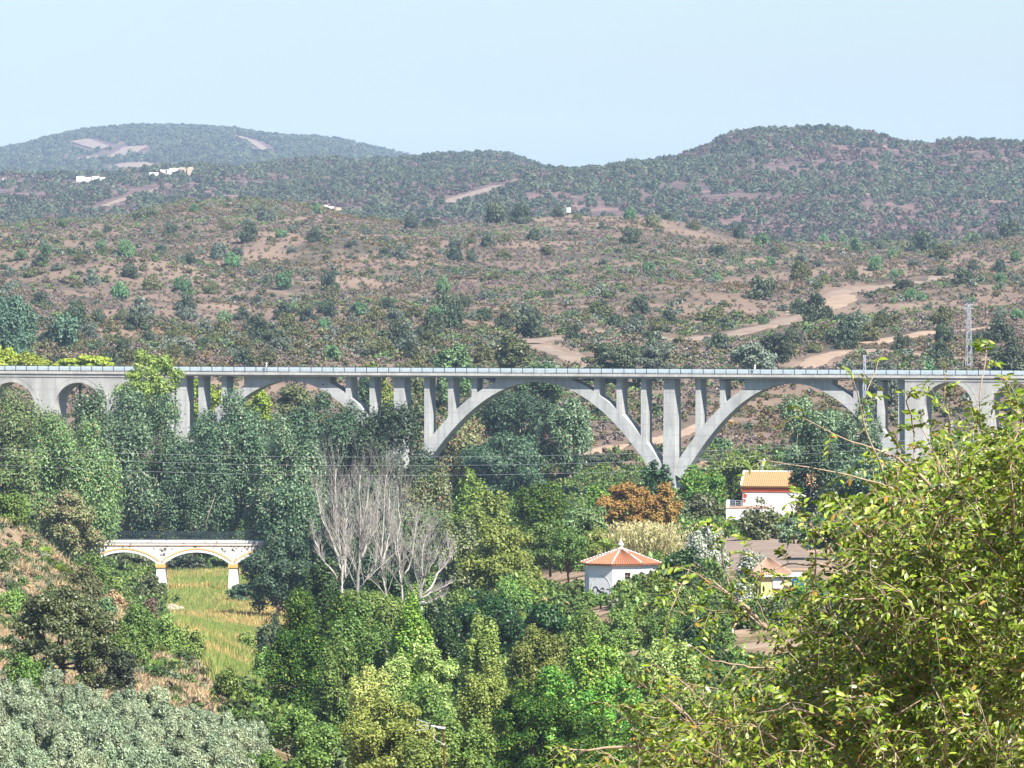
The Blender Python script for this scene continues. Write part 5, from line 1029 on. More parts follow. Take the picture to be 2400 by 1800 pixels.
def scatter(name, label, meshes, XY, scl, lift=0.0, seed=0, idx=None):
    """one object of uncountable growth: points on the ground carrying instances of a few clumps"""
    rs = np.random.RandomState(seed); n = len(XY); px, d = world_px(XY); z = height(px, d) + lift
    me = bpy.data.meshes.new(name); me.vertices.add(n); me.vertices.foreach_set('co', np.c_[XY, z].astype(np.float32).ravel())
    for k, tp, v in (('scl', 'FLOAT', scl), ('idx', 'INT', rs.randint(0, len(meshes), n) if idx is None else idx), ('rz', 'FLOAT', rs.rand(n) * 6.28)):
        a = me.attributes.new(k, tp, 'POINT'); a.data.foreach_set('value', np.asarray(v, np.int32 if tp == 'INT' else np.float32))
    o = add_mesh(name, me); o['kind'] = 'stuff'; o['label'] = label
    col = bpy.data.collections.new(name + '_clumps')
    for i, m in enumerate(meshes): q = bpy.data.objects.new('%s_clump_%02d' % (name, i), m); col.objects.link(q)
    g = bpy.data.node_groups.new(name, 'GeometryNodeTree'); g.interface.new_socket('Geometry', in_out='INPUT', socket_type='NodeSocketGeometry'); g.interface.new_socket('Geometry', in_out='OUTPUT', socket_type='NodeSocketGeometry')
    A = lambda k, **kw: N(g, k, **kw); i_, o_ = A('NodeGroupInput'), A('NodeGroupOutput'); mp = A('GeometryNodeMeshToPoints'); ip = A('GeometryNodeInstanceOnPoints'); ci = A('GeometryNodeCollectionInfo')
    ci.inputs[0].default_value = col; ci.inputs['Separate Children'].default_value = True; ci.inputs['Reset Children'].default_value = True; ip.inputs['Pick Instance'].default_value = True
    at = {}
    for k, tp in (('scl', 'FLOAT'), ('idx', 'INT'), ('rz', 'FLOAT')): q = A('GeometryNodeInputNamedAttribute'); q.data_type = tp; q.inputs[0].default_value = k; at[k] = q.outputs[0]
    cx = A('ShaderNodeCombineXYZ'); L = g.links; L.new(at['rz'], cx.inputs[2]); L.new(i_.outputs[0], mp.inputs[0]); L.new(mp.outputs[0], ip.inputs['Points']); L.new(ci.outputs[0], ip.inputs['Instance'])
    L.new(at['idx'], ip.inputs['Instance Index']); L.new(cx.outputs[0], ip.inputs['Rotation']); L.new(at['scl'], ip.inputs['Scale']); L.new(ip.outputs[0], o_.inputs[0])
    md = o.modifiers.new('growth', 'NODES'); md.node_group = g; return o
def rand_px(rs, n, x0, x1, d0, d1):
    """even over the ground: area grows with distance"""
    d = np.sqrt(rs.uniform(d0 ** 2, d1 ** 2, n)); px = rs.uniform(x0, x1, n); return px, d
def toXY(px, d): return np.c_[(px - 1200) / F * d * K, d * K]

fo('scrub_grey', [(114, 102, 94), (126, 114, 106), (138, 126, 118), (104, 92, 84)], .1, .9, .05, None, .22)
fo('scrub_brown', [(102, 92, 74), (114, 104, 84), (128, 118, 96), (92, 84, 66)], .1, .9, .05, None, .22)
fo('scrub_olive', [(94, 94, 66), (108, 106, 74), (122, 116, 82), (84, 86, 60)], .1, .8, .1, None, .22)
fo('scrub_rust', [(120, 102, 74), (130, 112, 80), (112, 96, 68)], .1, .9, .05, None, .2)
fo('scrub_green', [(78, 96, 56), (94, 112, 66), (112, 128, 80)], .15, .7, .2, None, .3)
fo('farwood', [(68, 78, 58), (84, 92, 68), (102, 108, 82), (72, 80, 60)], .1, .7, .2, None, .4)
fo('farwood2', [(92, 76, 70), (110, 92, 84), (80, 70, 62)], 0, .8, .1, None, .35)
fo('undergreen', [(66, 86, 42), (84, 104, 52), (104, 122, 66), (56, 74, 38)], .2, .6, .3, ((150, 138, 90), .06), .35)
fo('undergrey', [(96, 104, 76), (112, 118, 90), (132, 134, 108)], .15, .7, .2, None, .3)
fo('reedgreen', [(96, 122, 52), (120, 142, 66), (146, 158, 84)], .25, .6, .2, None, .2)
fo('reedtan', [(190, 164, 104), (206, 182, 122), (172, 148, 90)], .2, .7, .1, None, .2)
fo('drygrass', [(176, 152, 116), (194, 172, 136), (156, 132, 98)], .1, .8, .1, None, .25)

def ground_cover():
    rs = np.random.RandomState(11)
    # low scrub over the brown hillside
    px, d = rand_px(rs, 156000, -420, 2820, 1078, 2460); XY = toXY(px, d)
    dens = .60 + .75 * fbm(XY[:, 0] / 38, XY[:, 1] / 70, 4) + np.interp(d, [1080, 1250, 1400, 2000, 2300, 2460], [.3, .35, .0, .0, .05, -.1])
    hill = np.exp(-((px - 1430) / 330) ** 2 - ((d - 2330) / 150) ** 2); dens -= .55 * hill
    k = rs.rand(len(d)) < dens * 1.0; XY = XY[k]; px = px[k]; d = d[k]; k = off_track(XY, 2.8); XY = XY[k]; px = px[k]; d = d[k]
    fam = fbm(XY[:, 0] / 60 + 40, XY[:, 1] / 110, 3) + .22 * rs.normal(size=len(d)) + np.interp(px, [0, 1400, 2400], [-.05, 0, .12])
    idx = np.select([fam < -.28, fam < .12, fam < .3, fam < .42], [4, 0, 1, 2], 3)
    idx = np.where((d < 1420) & (px < 1200) & (rs.rand(len(d)) < .4), 2, idx); idx = idx * 2 + rs.randint(0, 2, len(d))
    ms = []
    for i, m in enumerate(('scrub_grey', 'scrub_brown', 'scrub_olive', 'scrub_rust', 'scrub_green')):
        for j in range(2): ms.append(clump_mesh('scrub', 300 + i * 2 + j, 1.5, .95, 60, .34, FO[m]))
    scatter('scrub', 'low grey, brown and olive scrub covering the dry hillside', ms, XY, rs.uniform(.35, 1.15, len(d)) * np.interp(d, [1080, 1500, 2400], [1.05, .9, 1.0]), seed=1, idx=idx)
    # taller grey green scrub in patches on the same slopes
    px, d = rand_px(rs, 33000, -420, 2820, 1090, 2440); XY = toXY(px, d)
    dens = .16 + .95 * fbm(XY[:, 0] / 52 + 30, XY[:, 1] / 95, 4) + np.interp(d, [1080, 1250, 1450, 2100, 2400], [.15, .25, .0, .0, .1]) + np.interp(px, [0, 700, 1400, 2400], [.06, .06, 0, -.03])
    dens -= .6 * np.exp(-((px - 1430) / 330) ** 2 - ((d - 2330) / 150) ** 2); k = rs.rand(len(d)) < dens; XY = XY[k]; px = px[k]; d = d[k]; k = off_track(XY, 4); XY = XY[k]; d = d[k]
    ms = [clump_mesh('tall_scrub', 320 + i, 3.4, 1.9, 210, .42, FO[m]) for i, m in enumerate(('hillolive', 'darkoak', 'scrub_olive', 'greyoak', 'scrub_green', 'scrub_brown'))]
    f2 = fbm(XY[:, 0] / 40 + 11, XY[:, 1] / 80, 3) + .3 * rs.normal(size=len(d))
    scatter('tall_scrub', 'rounded olive and grey green scrub growing in patches on the hillside', ms, XY, rs.uniform(.45, 1.15, len(d)), seed=8, idx=np.clip(((f2 + .55) * 5.5).astype(int), 0, 5))
    # woods on the far hills
    px, d = rand_px(rs, 77000, -420, 2820, 2760, 5150); XY = toXY(px, d)
    dens = .32 + .85 * fbm(XY[:, 0] / 60, XY[:, 1] / 140, 4) + np.interp(px, [0, 900, 1300, 1500], [-.06, -.02, .05, .1]) + np.interp(d, [2760, 3300, 3600], [.3, .25, 0]); k = rs.rand(len(d)) < dens; XY = XY[k]; d = d[k]; px = px[k]
    k = off_track(XY, 6); XY = XY[k]; d = d[k]; px = px[k]
    ms = [crown_mesh('wood', 340 + i, 6.0, 4.4, 260, .95, FO['farwood'], 'dome', 14, (.28, .45))[0] for i in range(4)] + [crown_mesh('wood', 350 + i, 5, 3, 110, 1.1, FO['farwood2'], 'dome', 10, (.3, .5))[0] for i in range(2)]
    scl = rs.uniform(.45, 1.25, len(d)) ** 1.2
    fw = fbm(XY[:, 0] / 80 + 3, XY[:, 1] / 160, 3) + .3 * rs.normal(size=len(d))
    scatter('far_wood', 'far holm oak wood thinly covering the bluish hills', ms, XY, scl, seed=2, idx=np.where(fw > .12, 4, 0) + rs.randint(0, 2, len(d)) + np.where(fw < -.1, 2, 0))
    px, d = rand_px(rs, 19000, -420, 1300, 6300, 8900); XY = toXY(px, d); k = (rs.rand(len(d)) < .75 + .9 * fbm(XY[:, 0] / 260, XY[:, 1] / 600, 3)); XY = XY[k]; k = off_track(XY, 22); XY = XY[k]
    scatter('distant_wood', 'hazy blue wood on the most distant hill', ms[:4], XY, rs.uniform(.9, 2.0, len(XY)), seed=3)
    # undergrowth in the valley
    px, d = rand_px(rs, 77000, -420, 2820, 400, 1075); XY = toXY(px, d)
    gy = 900 + F * np.tan(np.arctan((CAMZ - height(px, d)) / (d * K)) - PITCH)
    bare = ((px > 1230) & (px < 1440) & (gy > 1335) & (gy < 1400)) | ((px > 1690) & (px < 2080) & (gy > 1262) & (gy < 1395)) | ((px > 1440) & (px < 1930) & (gy > 1478) & (gy < 1575)) | ((px > 1340) & (px < 1700) & (gy > 1000) & (gy < 1110) & (rs.rand(len(d)) < .7))
    slope_w = (px < np.interp(d, [380, 500, 620, 760], [560, 520, 420, 300])) & (d < 700)
    reed = (px > 380) & (px < 700) & (d > 470) & (d < 850) & ~slope_w
    k = ~bare & ~reed & off_track(XY, 2.4) & ~((np.abs(px - 1405) < 44) & (d > 500) & (d < 560)) & (rs.rand(len(d)) < np.where(slope_w, .32, .8)) & ~(((np.abs(px - 1456) < 92) & (np.abs(d - 550) < 8)))
    k &= ~((px > 1690) & (px < 2010) & (d > 694) & (d < 712)) & ~((px > 1775) & (px < 1885) & (d > 512) & (d < 526))
    XY = XY[k]; px = px[k]; d = d[k]; sw = slope_w[k]
    ms = []
    for i, (m, w_, h_) in enumerate((('undergreen', 2.6, 1.9), ('undergreen', 2.0, 1.3), ('undergrey', 2.0, 1.4), ('scrub_brown', 1.6, 1.1), ('drygrass', 1.4, .8), ('mid', 2.6, 2.1))): ms.append(crown_mesh('undergrowth', 370 + i, w_, h_, 330, .3, FO[m], 'bush', 12, (.3, .5))[0])
    idx = np.where(sw, rs.choice([2, 3, 4, 1, 0, 2], len(d)), rs.choice([0, 0, 1, 2, 5, 5], len(d)))
    idx = np.where((d > 1040) & (rs.rand(len(d)) < .6), 3, idx)
    scatter('undergrowth', 'tangled green undergrowth and dry tufts between the valley trees', ms, XY, rs.uniform(.45, 1.15, len(d)) * np.where(sw, .6, 1), seed=4, idx=idx)
    # dry grass on the earth slope
    px, d = rand_px(rs, 88000, -400, 620, 400, 700); XY = toXY(px, d); k = (px < np.interp(d, [380, 500, 620, 760], [560, 520, 450, 330])) & (rs.rand(len(d)) < .08 + 1.1 * fbm(XY[:, 0] / 9, XY[:, 1] / 9, 3)); XY = XY[k]
    ms = [blades_mesh('grass', 380 + i, 26, .42, .5, .02, FO[m], .5) for i, m in enumerate(('drygrass', 'drygrass', 'dry', 'undergrey'))]
    scatter('grass', 'dry straw coloured grass on the earth slope', ms, XY, rs.uniform(.5, 1.6, len(XY)), seed=5)
    # reed bed by the old bridge
    px, d = rand_px(rs, 60000, 370, 700, 480, 860); XY = toXY(px, d)
    k = (px > np.interp(d, [480, 540, 600, 700, 800, 860], [520, 470, 425, 395, 385, 380]) + 18 * fbm(XY[:, 0] / 6, XY[:, 1] / 12, 2)) & ~((d > 612) & (d < 640)) & ~((d > 794) & (d < 812)); XY = XY[k]; px = px[k]; d = d[k]
    band = fbm(XY[:, 0] / 14 + 5, XY[:, 1] / 22, 3) + .3 * rs.normal(size=len(d))
    ms = [blades_mesh('reeds', 390 + i, 14, 2.1, .8, .05, FO[m], .16) for i, m in enumerate(('reedgreen', 'reedgreen', 'reedtan', 'reedtan'))]
    scatter('reeds', 'tall green and tan reeds filling the stream bed beside the whitewashed bridge', ms, XY, rs.uniform(.7, 1.2, len(d)) * np.interp(d, [600, 760], [.9, .62]), seed=6, idx=np.where(band > -.14, 2, 0) + rs.randint(0, 2, len(d)))
ground_cover()

# ------------------------------------------------------------------ individual oaks and bushes on the brown hillside
def hill_trees():
    kinds = {'d': ('holm_oak', 'darkoak', 'oak', 'dark green'), 'g': ('holm_oak', 'greyoak', 'oak', 'grey green'), 'b': ('mastic_bush', 'hillgreen', 'bush', 'bright green'), 'o': ('rockrose_bush', 'hillolive', 'bush', 'dull olive brown')}
    lib = {}
    for k, (nm, mt, ct, lk) in kinds.items():
        for st in range(3):
            me, c = crown_mesh('crown', 500 + ord(k) * 3 + st, 2.0, 1.0, 2400, .085, FO[mt], 'dome', 26, (.2, .36))
            tr = trunk_mesh('trunk', 5, 0, c[:6] * .8, .05, M['bark'], top=.5); tm = tr.build('trunk', M['bark']); bpy.data.objects.remove(tm) if False else None
            lib[k, st] = (me, tm.data); C.objects.unlink(tm)
    Z1 = [(300,975,100,'b'),(205,1110,120,'o'),(85,1190,100,'g'),(370,1065,80,'g'),(520,1030,110,'o'),(650,940,90,'b'),(815,980,130,'b'),(630,865,90,'o'),(405,790,90,'b'),(120,805,60,'b'),(285,880,50,'g'),(600,1160,140,'g'),(500,1180,100,'o'),(780,1250,150,'b'),(850,1120,140,'d'),(980,1195,150,'o'),(1180,1210,130,'b'),(1205,1330,150,'d'),(265,1290,130,'d'),(480,1300,65,'b'),(1370,1215,130,'o'),(970,1400,80,'o'),(1455,1410,110,'b'),(1570,1395,120,'d'),(1505,1060,120,'b'),(1230,1030,90,'d'),(1420,990,160,'g'),(1540,970,100,'g'),(1290,960,100,'g'),(1840,1190,140,'b'),(2140,1185,140,'d'),(2100,1460,110,'b'),(2130,1370,160,'d'),(2000,1400,140,'d'),(1890,1335,100,'b'),(1980,1270,90,'o'),(1260,690,80,'b'),(990,720,90,'o'),(890,740,80,'d'),(1110,830,110,'d'),(970,840,90,'g'),(1720,750,140,'g'),(1610,880,160,'d'),(1820,850,80,'b'),(2030,880,110,'d'),(2050,700,80,'b'),(1700,1030,110,'o'),(1640,1100,90,'g'),(1730,1140,80,'g'),(1480,1100,80,'o'),(1335,1140,70,'g'),(1480,800,100,'o'),(215,1370,70,'d'),(650,1390,50,'b'),(1810,1600,190,'g'),(2150,1650,130,'b'),(540,790,60,'g'),(700,820,70,'d')]
    Z2 = [(380,985,140,'g'),(305,1310,120,'d'),(350,1400,140,'g'),(110,1360,130,'b'),(610,1390,130,'b'),(660,1215,120,'b'),(790,1320,120,'d'),(850,1390,100,'g'),(930,1390,130,'d'),(1490,1385,100,'b'),(1240,1500,260,'d'),(715,1470,230,'d'),(1670,1240,150,'g'),(1930,1340,150,'d'),(2120,1410,120,'d'),(1890,1480,200,'g'),(1850,1080,90,'g'),(1990,1080,100,'b'),(2090,1080,80,'g'),(2070,1150,50,'b'),(1050,1000,110,'o'),(840,1010,90,'d'),(730,1000,140,'d'),(1000,1130,110,'o'),(950,910,110,'d'),(840,890,80,'o'),(1245,870,110,'d'),(1340,850,100,'g'),(1490,850,70,'d'),(1690,795,60,'d'),(1400,720,90,'d'),(1525,735,70,'o'),(1870,740,100,'b'),(2010,785,130,'o'),(1880,890,160,'d'),(1010,760,180,'d'),(1150,760,180,'d'),(460,800,110,'d'),(570,790,100,'d'),(1330,960,120,'o'),(940,1250,120,'g'),(1220,1250,70,'b'),(1720,1240,80,'b'),(580,1100,80,'g'),(740,1090,60,'b'),(160,830,90,'g'),(1060,880,120,'o'),(750,910,120,'g')]
    Z3 = [(505,1250,210,'d'),(740,1350,130,'d'),(650,1330,90,'g'),(1250,1065,110,'b'),(1370,1120,90,'b'),(755,1125,190,'o'),(1430,1205,150,'d'),(1480,1260,110,'b'),(1370,1280,60,'b'),(1820,1155,160,'d'),(2060,1150,100,'b'),(2050,1075,110,'d'),(2160,1150,110,'g'),(2160,1010,90,'b'),(1550,950,230,'d'),(1680,985,190,'o'),(1360,990,80,'b'),(1120,945,110,'b'),(1260,930,110,'g'),(1885,890,80,'d'),(2120,860,180,'d'),(1990,860,80,'d'),(1770,910,90,'g'),(525,1410,80,'b'),(575,1370,60,'b'),(230,975,130,'d'),(370,860,110,'d'),(510,895,120,'b'),(590,975,80,'d'),(75,800,100,'o'),(210,1145,90,'b'),(100,1100,80,'b'),(570,1035,80,'b'),(770,1020,120,'g'),(1550,1260,70,'b'),(1590,1320,80,'g'),(1870,1280,60,'b'),(2170,1390,100,'b'),(2040,1420,70,'b'),(1700,1530,150,'d'),(1040,890,80,'b'),(920,880,90,'b'),(740,880,100,'g'),(1060,1540,260,'d'),(920,1520,200,'o'),(1210,1520,180,'o'),(1380,1470,70,'b'),(2050,1530,200,'d'),(1650,1010,60,'g'),(650,960,90,'o'),(180,1150,100,'g')]
    L = []
    for zs, ox in ((Z1, 0), (Z2, 800), (Z3, 1600)): L += [(ox + x / 2.765, 250 + y / 2.765, w_ / 2.765, k) for x, y, w_, k in zs]
    rs = random.Random(77)
    n0 = len(L)
    while len(L) < n0 + 95:                     # the dusky thicket band above the railing
        x = rs.uniform(-10, 2410); y = rs.uniform(735, 866)
        if x > 1230 and rs.random() < .55: continue
        if any(abs(x - a) < (w_ + 30) * .4 and abs(y - b) < 9 for a, b, w_, _ in L): continue
        L.append((x, y, rs.uniform(38, 78), rs.choice('ddggoood')))
    while len(L) < n0 + 95 + 38:
        x = rs.uniform(-10, 2410); y = rs.uniform(500, 740)
        if any(abs(x - a) < 34 and abs(y - b) < 18 for a, b, w_, _ in L): continue
        L.append((x, y, rs.uniform(16, 38), rs.choice('dgbgod')))
    n = 0; rows = ['high on', 'in the middle of', 'low on']
    for x, y, w_, k in L:
        d = hit(x, min(y, 866), 1130, 2520)
        if d is None: d = 2405
        g = G(x, d); XYp = np.array([[g.x, g.y]])
        if n > n0 and not off_track(XYp, w_ / ppm(d) * .5)[0]: continue
        n += 1
        nm, mt, ct, lk = kinds[k]; me, tm = lib[k, rs.randrange(3)]; W = w_ / ppm(d); h = W * rs.uniform(.48, .66) * (1.25 if k in 'bd' else .95)
        size = 'wide' if w_ > 60 else ('mid sized' if w_ > 36 else 'small'); b = 0 if y < 600 else (1 if y < 730 else 2)
        lb = '%s %s %s %s the brown hillside beyond the viaduct' % (size, lk, ct, rows[b]) if b < 2 else '%s %s %s in the thicket band just above the viaduct railing' % (size, lk, ct)
        r = empty(nm, (g.x, g.y, g.z - .1), 0, lb, ct, '%s %s %s plants %s' % (size, lk, ct, ('upper hillside', 'middle hillside', 'thicket band')[b]))
        for q, mm in (('crown', me), ('trunk', tm)):
            o = bpy.data.objects.new(q, mm); C.objects.link(o); o.parent = r; o.scale = (W / 2, W / 2, h * 1.15); o.rotation_euler = (0, 0, rs.uniform(0, 6.28)); o.location = (0, 0, 0)
hill_trees()

# ------------------------------------------------------------------ silvery olive bushes at the foot of the slope
def olives():
    lib = [crown_mesh('crown', 700 + i, 3.2, 3.0, 26000, .075, FO['olive'], 'bush', 40, (.12, .26), .2, 3.0, .6) for i in range(6)]
    tl = []
    for i, (me, c) in enumerate(lib): o = trunk_mesh('trunk', i, 0, c[:8], .09, M['bark'], multi=2, top=1.4).build('trunk', M['bark']); tl.append(o.data); C.objects.unlink(o)
    rs = random.Random(9); pts = []
    d = 392.0
    while d > 288:
        x = -60 + rs.uniform(0, 40)
        while x < 760:
            lim = np.interp(d, [290, 340, 400, 430, 452], [560, 600, 660, 700, 520]); lo = np.interp(d, [400, 436, 440, 452], [-80, -80, 380, 470])
            if lo < x < lim: pts.append((x + rs.uniform(-14, 14), d + rs.uniform(-4, 4)))
            x += 2.35 * ppm(d)
        d -= 9.5
    for i, (x, d) in enumerate(pts):
        g = G(x, d); j = rs.randrange(6); s = rs.uniform(.75, 1.12)
        edge = 'beside the dark green trees' if x > np.interp(d, [290, 452], [480, 560]) else ('along the bare earth slope' if d > 380 else 'in the thick of the olive grove')
        r = empty('olive_bush', g, rs.uniform(0, 6.28), 'silvery grey green olive bush ' + edge, 'olive bush', 'olive bushes ' + edge)
        for q, mm in (('crown', lib[j][0]), ('trunk', tl[j])): o = bpy.data.objects.new(q, mm); C.objects.link(o); o.parent = r; o.scale = (s, s, s * rs.uniform(.85, 1.1))
olives()

# ------------------------------------------------------------------ palms, cane, rock
def fan_palm(px, py, d, size, label, cat='dwarf palm', name='dwarf_palm', group=None, big=False):
    g = P(px, py, d); g.z = gz(px, d) + .05 if not big else g.z; rs = np.random.RandomState(int(px * 7 + py)); rt = empty(name, g, 0, label, cat, group)
    m = MB(); m.tube([(0, 0, -.6), (0, 0, .25)] if not big else [(0, 0, gz(px, d) - g.z - .5), (0, 0, .1)], .12 if not big else .25, 6); m.build('trunk', M['bark'], rt)
    V = []; f = []; n = 16 if not big else 34
    for i in range(n):
        a = rs.rand() * 6.28; el = rs.uniform(.1, 1.3); dr = np.array([math.cos(a) * math.cos(el), math.sin(a) * math.cos(el), math.sin(el)]); side = np.cross(dr, [0, 0, 1]); side /= np.linalg.norm(side) + 1e-6
        if not big:
            o = dr * size * .45
            for j in range(9):
                t = (j - 4) / 4 * 1.1; e = o + (dr * math.cos(t) + side * math.sin(t)) * size * .55; k = len(V); w_ = np.cross(e - o, np.cross(dr, side)); w_ = w_ / np.linalg.norm(w_) * size * .045
                V += [o, (o + e) / 2 + w_, e, (o + e) / 2 - w_]; f.append((k, k + 1, k + 2, k + 3))
        else:
            L = size * rs.uniform(.8, 1.1)
            for j in range(14):
                u = (j + 1) / 15; p = dr * L * u; p[2] -= L * .55 * u * u
                for sg in (-1, 1):
                    e = p + (side * sg + dr * .5 + np.array([0, 0, -.35])) * L * .2 * (1 - .5 * u); k = len(V); w_ = dr * .035
                    V += [p - w_, (p + e) / 2 + w_, e, (p + e) / 2 - w_]; f.append((k, k + 1, k + 2, k + 3))
    add_mesh('fronds', np_mesh('fronds', np.array(V), np.array(f), FO['palm']), rt)
for i, (x, y, lb) in enumerate([(81, 1247, 'topmost dwarf fan palm on the crest of the earth slope'), (105, 1298, 'dwarf fan palm on bare earth below the crest, upper of a close pair'), (104, 1322, 'dwarf fan palm on bare earth below the crest, lower of a close pair'), (146, 1290, 'yellowish dwarf fan palm beside the tree over the old bridge end'),
        (137, 1342, 'dark dwarf fan palm low on the upper earth patch'), (253, 1518, 'small dwarf palm at the east foot of the big holm oak'), (369, 1530, 'dwarf fan palm above the lower bare earth patch'), (427, 1535, 'yellow green dwarf palm near the reed bed'),
        (362, 1572, 'dwarf fan palm in the lower bare earth patch beside the dark upright bush'), (409, 1567, 'dwarf fan palm in the middle of the lower earth patch'), (485, 1567, 'dwarf fan palm at the reed side of the lower earth patch'), (520, 1608, 'dark dwarf palm on the edge of the olive grove')]):
    d = hit(x, y + 8, 430, 660) or 500
    fan_palm(x, y, d, 1.25, lb, group='dwarf fan palms on the earth slope')
fan_palm(1425, 1284, 575, 2.3, 'palm with arching green fronds behind the pavilion roof', 'palm', 'palm_tree', None, True)
def cane():
    d = 592; g = P(1512, 1322, d); g.z = gz(1512, d) - .3; rt = None; rs = np.random.RandomState(4); s = ppm(d); top = zat(1222, g.y) - g.z; W = 130 / s; n = 1500
    b = np.c_[rs.normal(size=(n, 2)) * W * .16, np.zeros(n)]; dr = np.c_[b[:, :2] / (W * .16) * .22 + rs.normal(size=(n, 2)) * .1, np.ones(n)]; l = (top * (.62 + .4 * rs.rand(n) ** .7))[:, None]
    tip = b + dr * l; mid = b + dr * l * .5; a = rs.rand(n) * 6.28; sd = np.c_[np.cos(a), np.sin(a), np.zeros(n)] * .035; V = np.stack([b - sd, b + sd, mid + sd, tip, mid - sd], 1).reshape(-1, 3); i = np.arange(n) * 5
    q = mid[rs.randint(0, n, 9000)]; k = rs.randint(0, n, 9000); u = rs.uniform(.35, 1, (9000, 1)); q = b[k] + dr[k] * l[k] * u; V2, f2 = leaf_quads(rs, q, rnd_dirs(rs, 9000), np.full(9000, .12), 4, np.tile([0, 0, .8], (9000, 1)))
    o = add_mesh('cane_thicket', np_mesh('cane_thicket', np.concatenate([V, V2]), [np.stack([i, i + 1, i + 2, i + 4], 1), np.stack([i + 4, i + 2, i + 3], 1), f2 + len(V)], FO['cane']), None, g); tag(o, 'pale straw coloured giant cane thicket behind the pavilion', 'cane thicket')
cane()
def rock():
    d = hit(410, 1448, 520, 760) or 600; g = P(410, 1446, d); m = MB(); rs = np.random.RandomState(2); s = ppm(d)
    for (cx, cz, rx, rz, dy) in ((-6, 16, 17, 13, 0), (8, 4, 16, 11, -.5), (14, 14, 9, 10, .6), (22, -4, 12, 7, -.8), (-12, 0, 14, 9, .4)):
        n, k = 14, 9; V = []
        for i in range(k + 1):
            for j in range(n):
                th = math.pi * i / k; a = 2 * math.pi * j / n; p = np.array([math.sin(th) * math.cos(a), math.sin(th) * math.sin(a), math.cos(th)]); r = 1 + .5 * float(fbm(p[0] * 1.7 + cx + 9, p[2] * 1.7 + p[1] * 2 + cz, 3)); r = round(r * 7) / 7 * .7 + r * .3
                V.append((cx / s + p[0] * rx / s * r, dy + p[1] * rx / s * r, cz / s + p[2] * rz / s * r))
        m._add(V, [(i * n + j, i * n + (j + 1) % n, (i + 1) * n + (j + 1) % n, (i + 1) * n + j) for i in range(k) for j in range(n)])
    o = m.build('pale_rock', M['rock'], None, loc=(g.x, g.y, g.z)); tag(o, 'pale craggy rock sticking out of the slope beside the reed bed', 'rock')
rock()

# ------------------------------------------------------------------ dead white trees
def dead_tree(label, d, stems, seed, r0=.2):
    rs = np.random.RandomState(seed); stems = [[(x, 1400 - (1400 - y) * (.9 if y < 1400 else 1)) for x, y in st] for st in stems]; w0 = [P(x, y, d) for x, y in stems[0]]; base = w0[0]; g = G(stems[0][0][0], d); rt = empty('dead_tree', g, 0, label, 'dead tree', 'bare white dead trees')
    tr = MB(); br = MB()
    def twig(p, dr, L, r, depth):
        n = 4; pts = [p]; q = p.copy(); v = dr.copy()
        for i in range(n): v = v + rs.normal(size=3) * .13 + np.array([0, 0, .10]); v /= np.linalg.norm(v); q = q + v * L / n; pts.append(q)
        br.tube(pts, np.linspace(r, r * .35, n + 1), 4 if r < .05 else 5)
        if depth > 0:
            for i in range(1, n + 1):
                for _ in range(2 if depth > 1 else rs.randint(1, 3)):
                    sd = rs.normal(size=3); sd[1] *= .7; nv = v + .62 * sd / np.linalg.norm(sd) + np.array([0, 0, .38]); nv /= np.linalg.norm(nv); twig(pts[i], nv, L * rs.uniform(.4, .75), r * .42, depth - 1)
    for k, st in enumerate(stems):
        pts = [np.array(P(x, y, d)) - np.array(g) for x, y in st]; j = rs.normal() * .6
        for i, p in enumerate(pts): p[1] += j * i + rs.normal() * .2
        if k == 0: pts = [np.array([pts[0][0] * .6, pts[0][1], -.4])] + pts
        s = np.linspace(0, 1, 12); u = np.linspace(0, 1, len(pts)); Q = np.stack([np.interp(s, u, [p[c] for p in pts]) for c in range(3)], 1)
        for _ in range(2): Q[1:-1] = (Q[:-2] + 2 * Q[1:-1] + Q[2:]) / 4
        Q[1:-1] += rs.normal(size=(10, 3)) * .07; rr = r0 * (1.0 if k == 0 else .7); tr.tube(Q, rr * (1 - .86 * s) + .015, 6)
        H = np.linalg.norm(Q[-1] - Q[0])
        for i in range(3, 12):
            for _ in range(3):
                v = Q[i] - Q[i - 1]; v /= np.linalg.norm(v); sd = rs.normal(size=3); nv = v + .6 * sd / np.linalg.norm(sd) + np.array([0, 0, .2]); nv /= np.linalg.norm(nv)
                twig(Q[i], nv, H * rs.uniform(.13, .26) * (1.15 - .5 * s[i]), (rr * (1 - .86 * s[i]) + .01) * .34, 2 if rs.rand() < .45 else 1)
    tr.build('trunk', M['bark_dead'], rt, True); br.build('branches', M['bark_dead'], rt, True)
dead_tree('tallest bare white dead tree, westernmost, with three leaning stems', 585, [[(806, 1365), (796, 1255), (784, 1170), (786, 1066)], [(800, 1330), (784, 1267), (743, 1170), (740, 1106)], [(810, 1350), (812, 1219), (808, 1122)], [(790, 1350), (755, 1303), (736, 1255), (732, 1215)]], 1, .15)
dead_tree('bare white dead tree with a thick pale trunk, second from the west', 580, [[(832, 1365), (845, 1303), (846, 1220), (845, 1080)], [(842, 1320), (850, 1230), (864, 1108)], [(846, 1300), (872, 1240), (885, 1190)]], 2, .22)
dead_tree('bare white dead tree with many thin upright twigs in the middle', 588, [[(906, 1392), (893, 1315), (898, 1182), (905, 1083)], [(893, 1320), (915, 1230), (912, 1120)], [(895, 1310), (882, 1230), (886, 1110)]], 3, .13)
dead_tree('bare white dead tree with a crooked fork, fourth from the west', 575, [[(945, 1360), (929, 1291), (938, 1195), (932, 1110)], [(935, 1310), (922, 1240), (916, 1190)], [(948, 1345), (965, 1310), (977, 1207), (976, 1180)]], 4, .12)
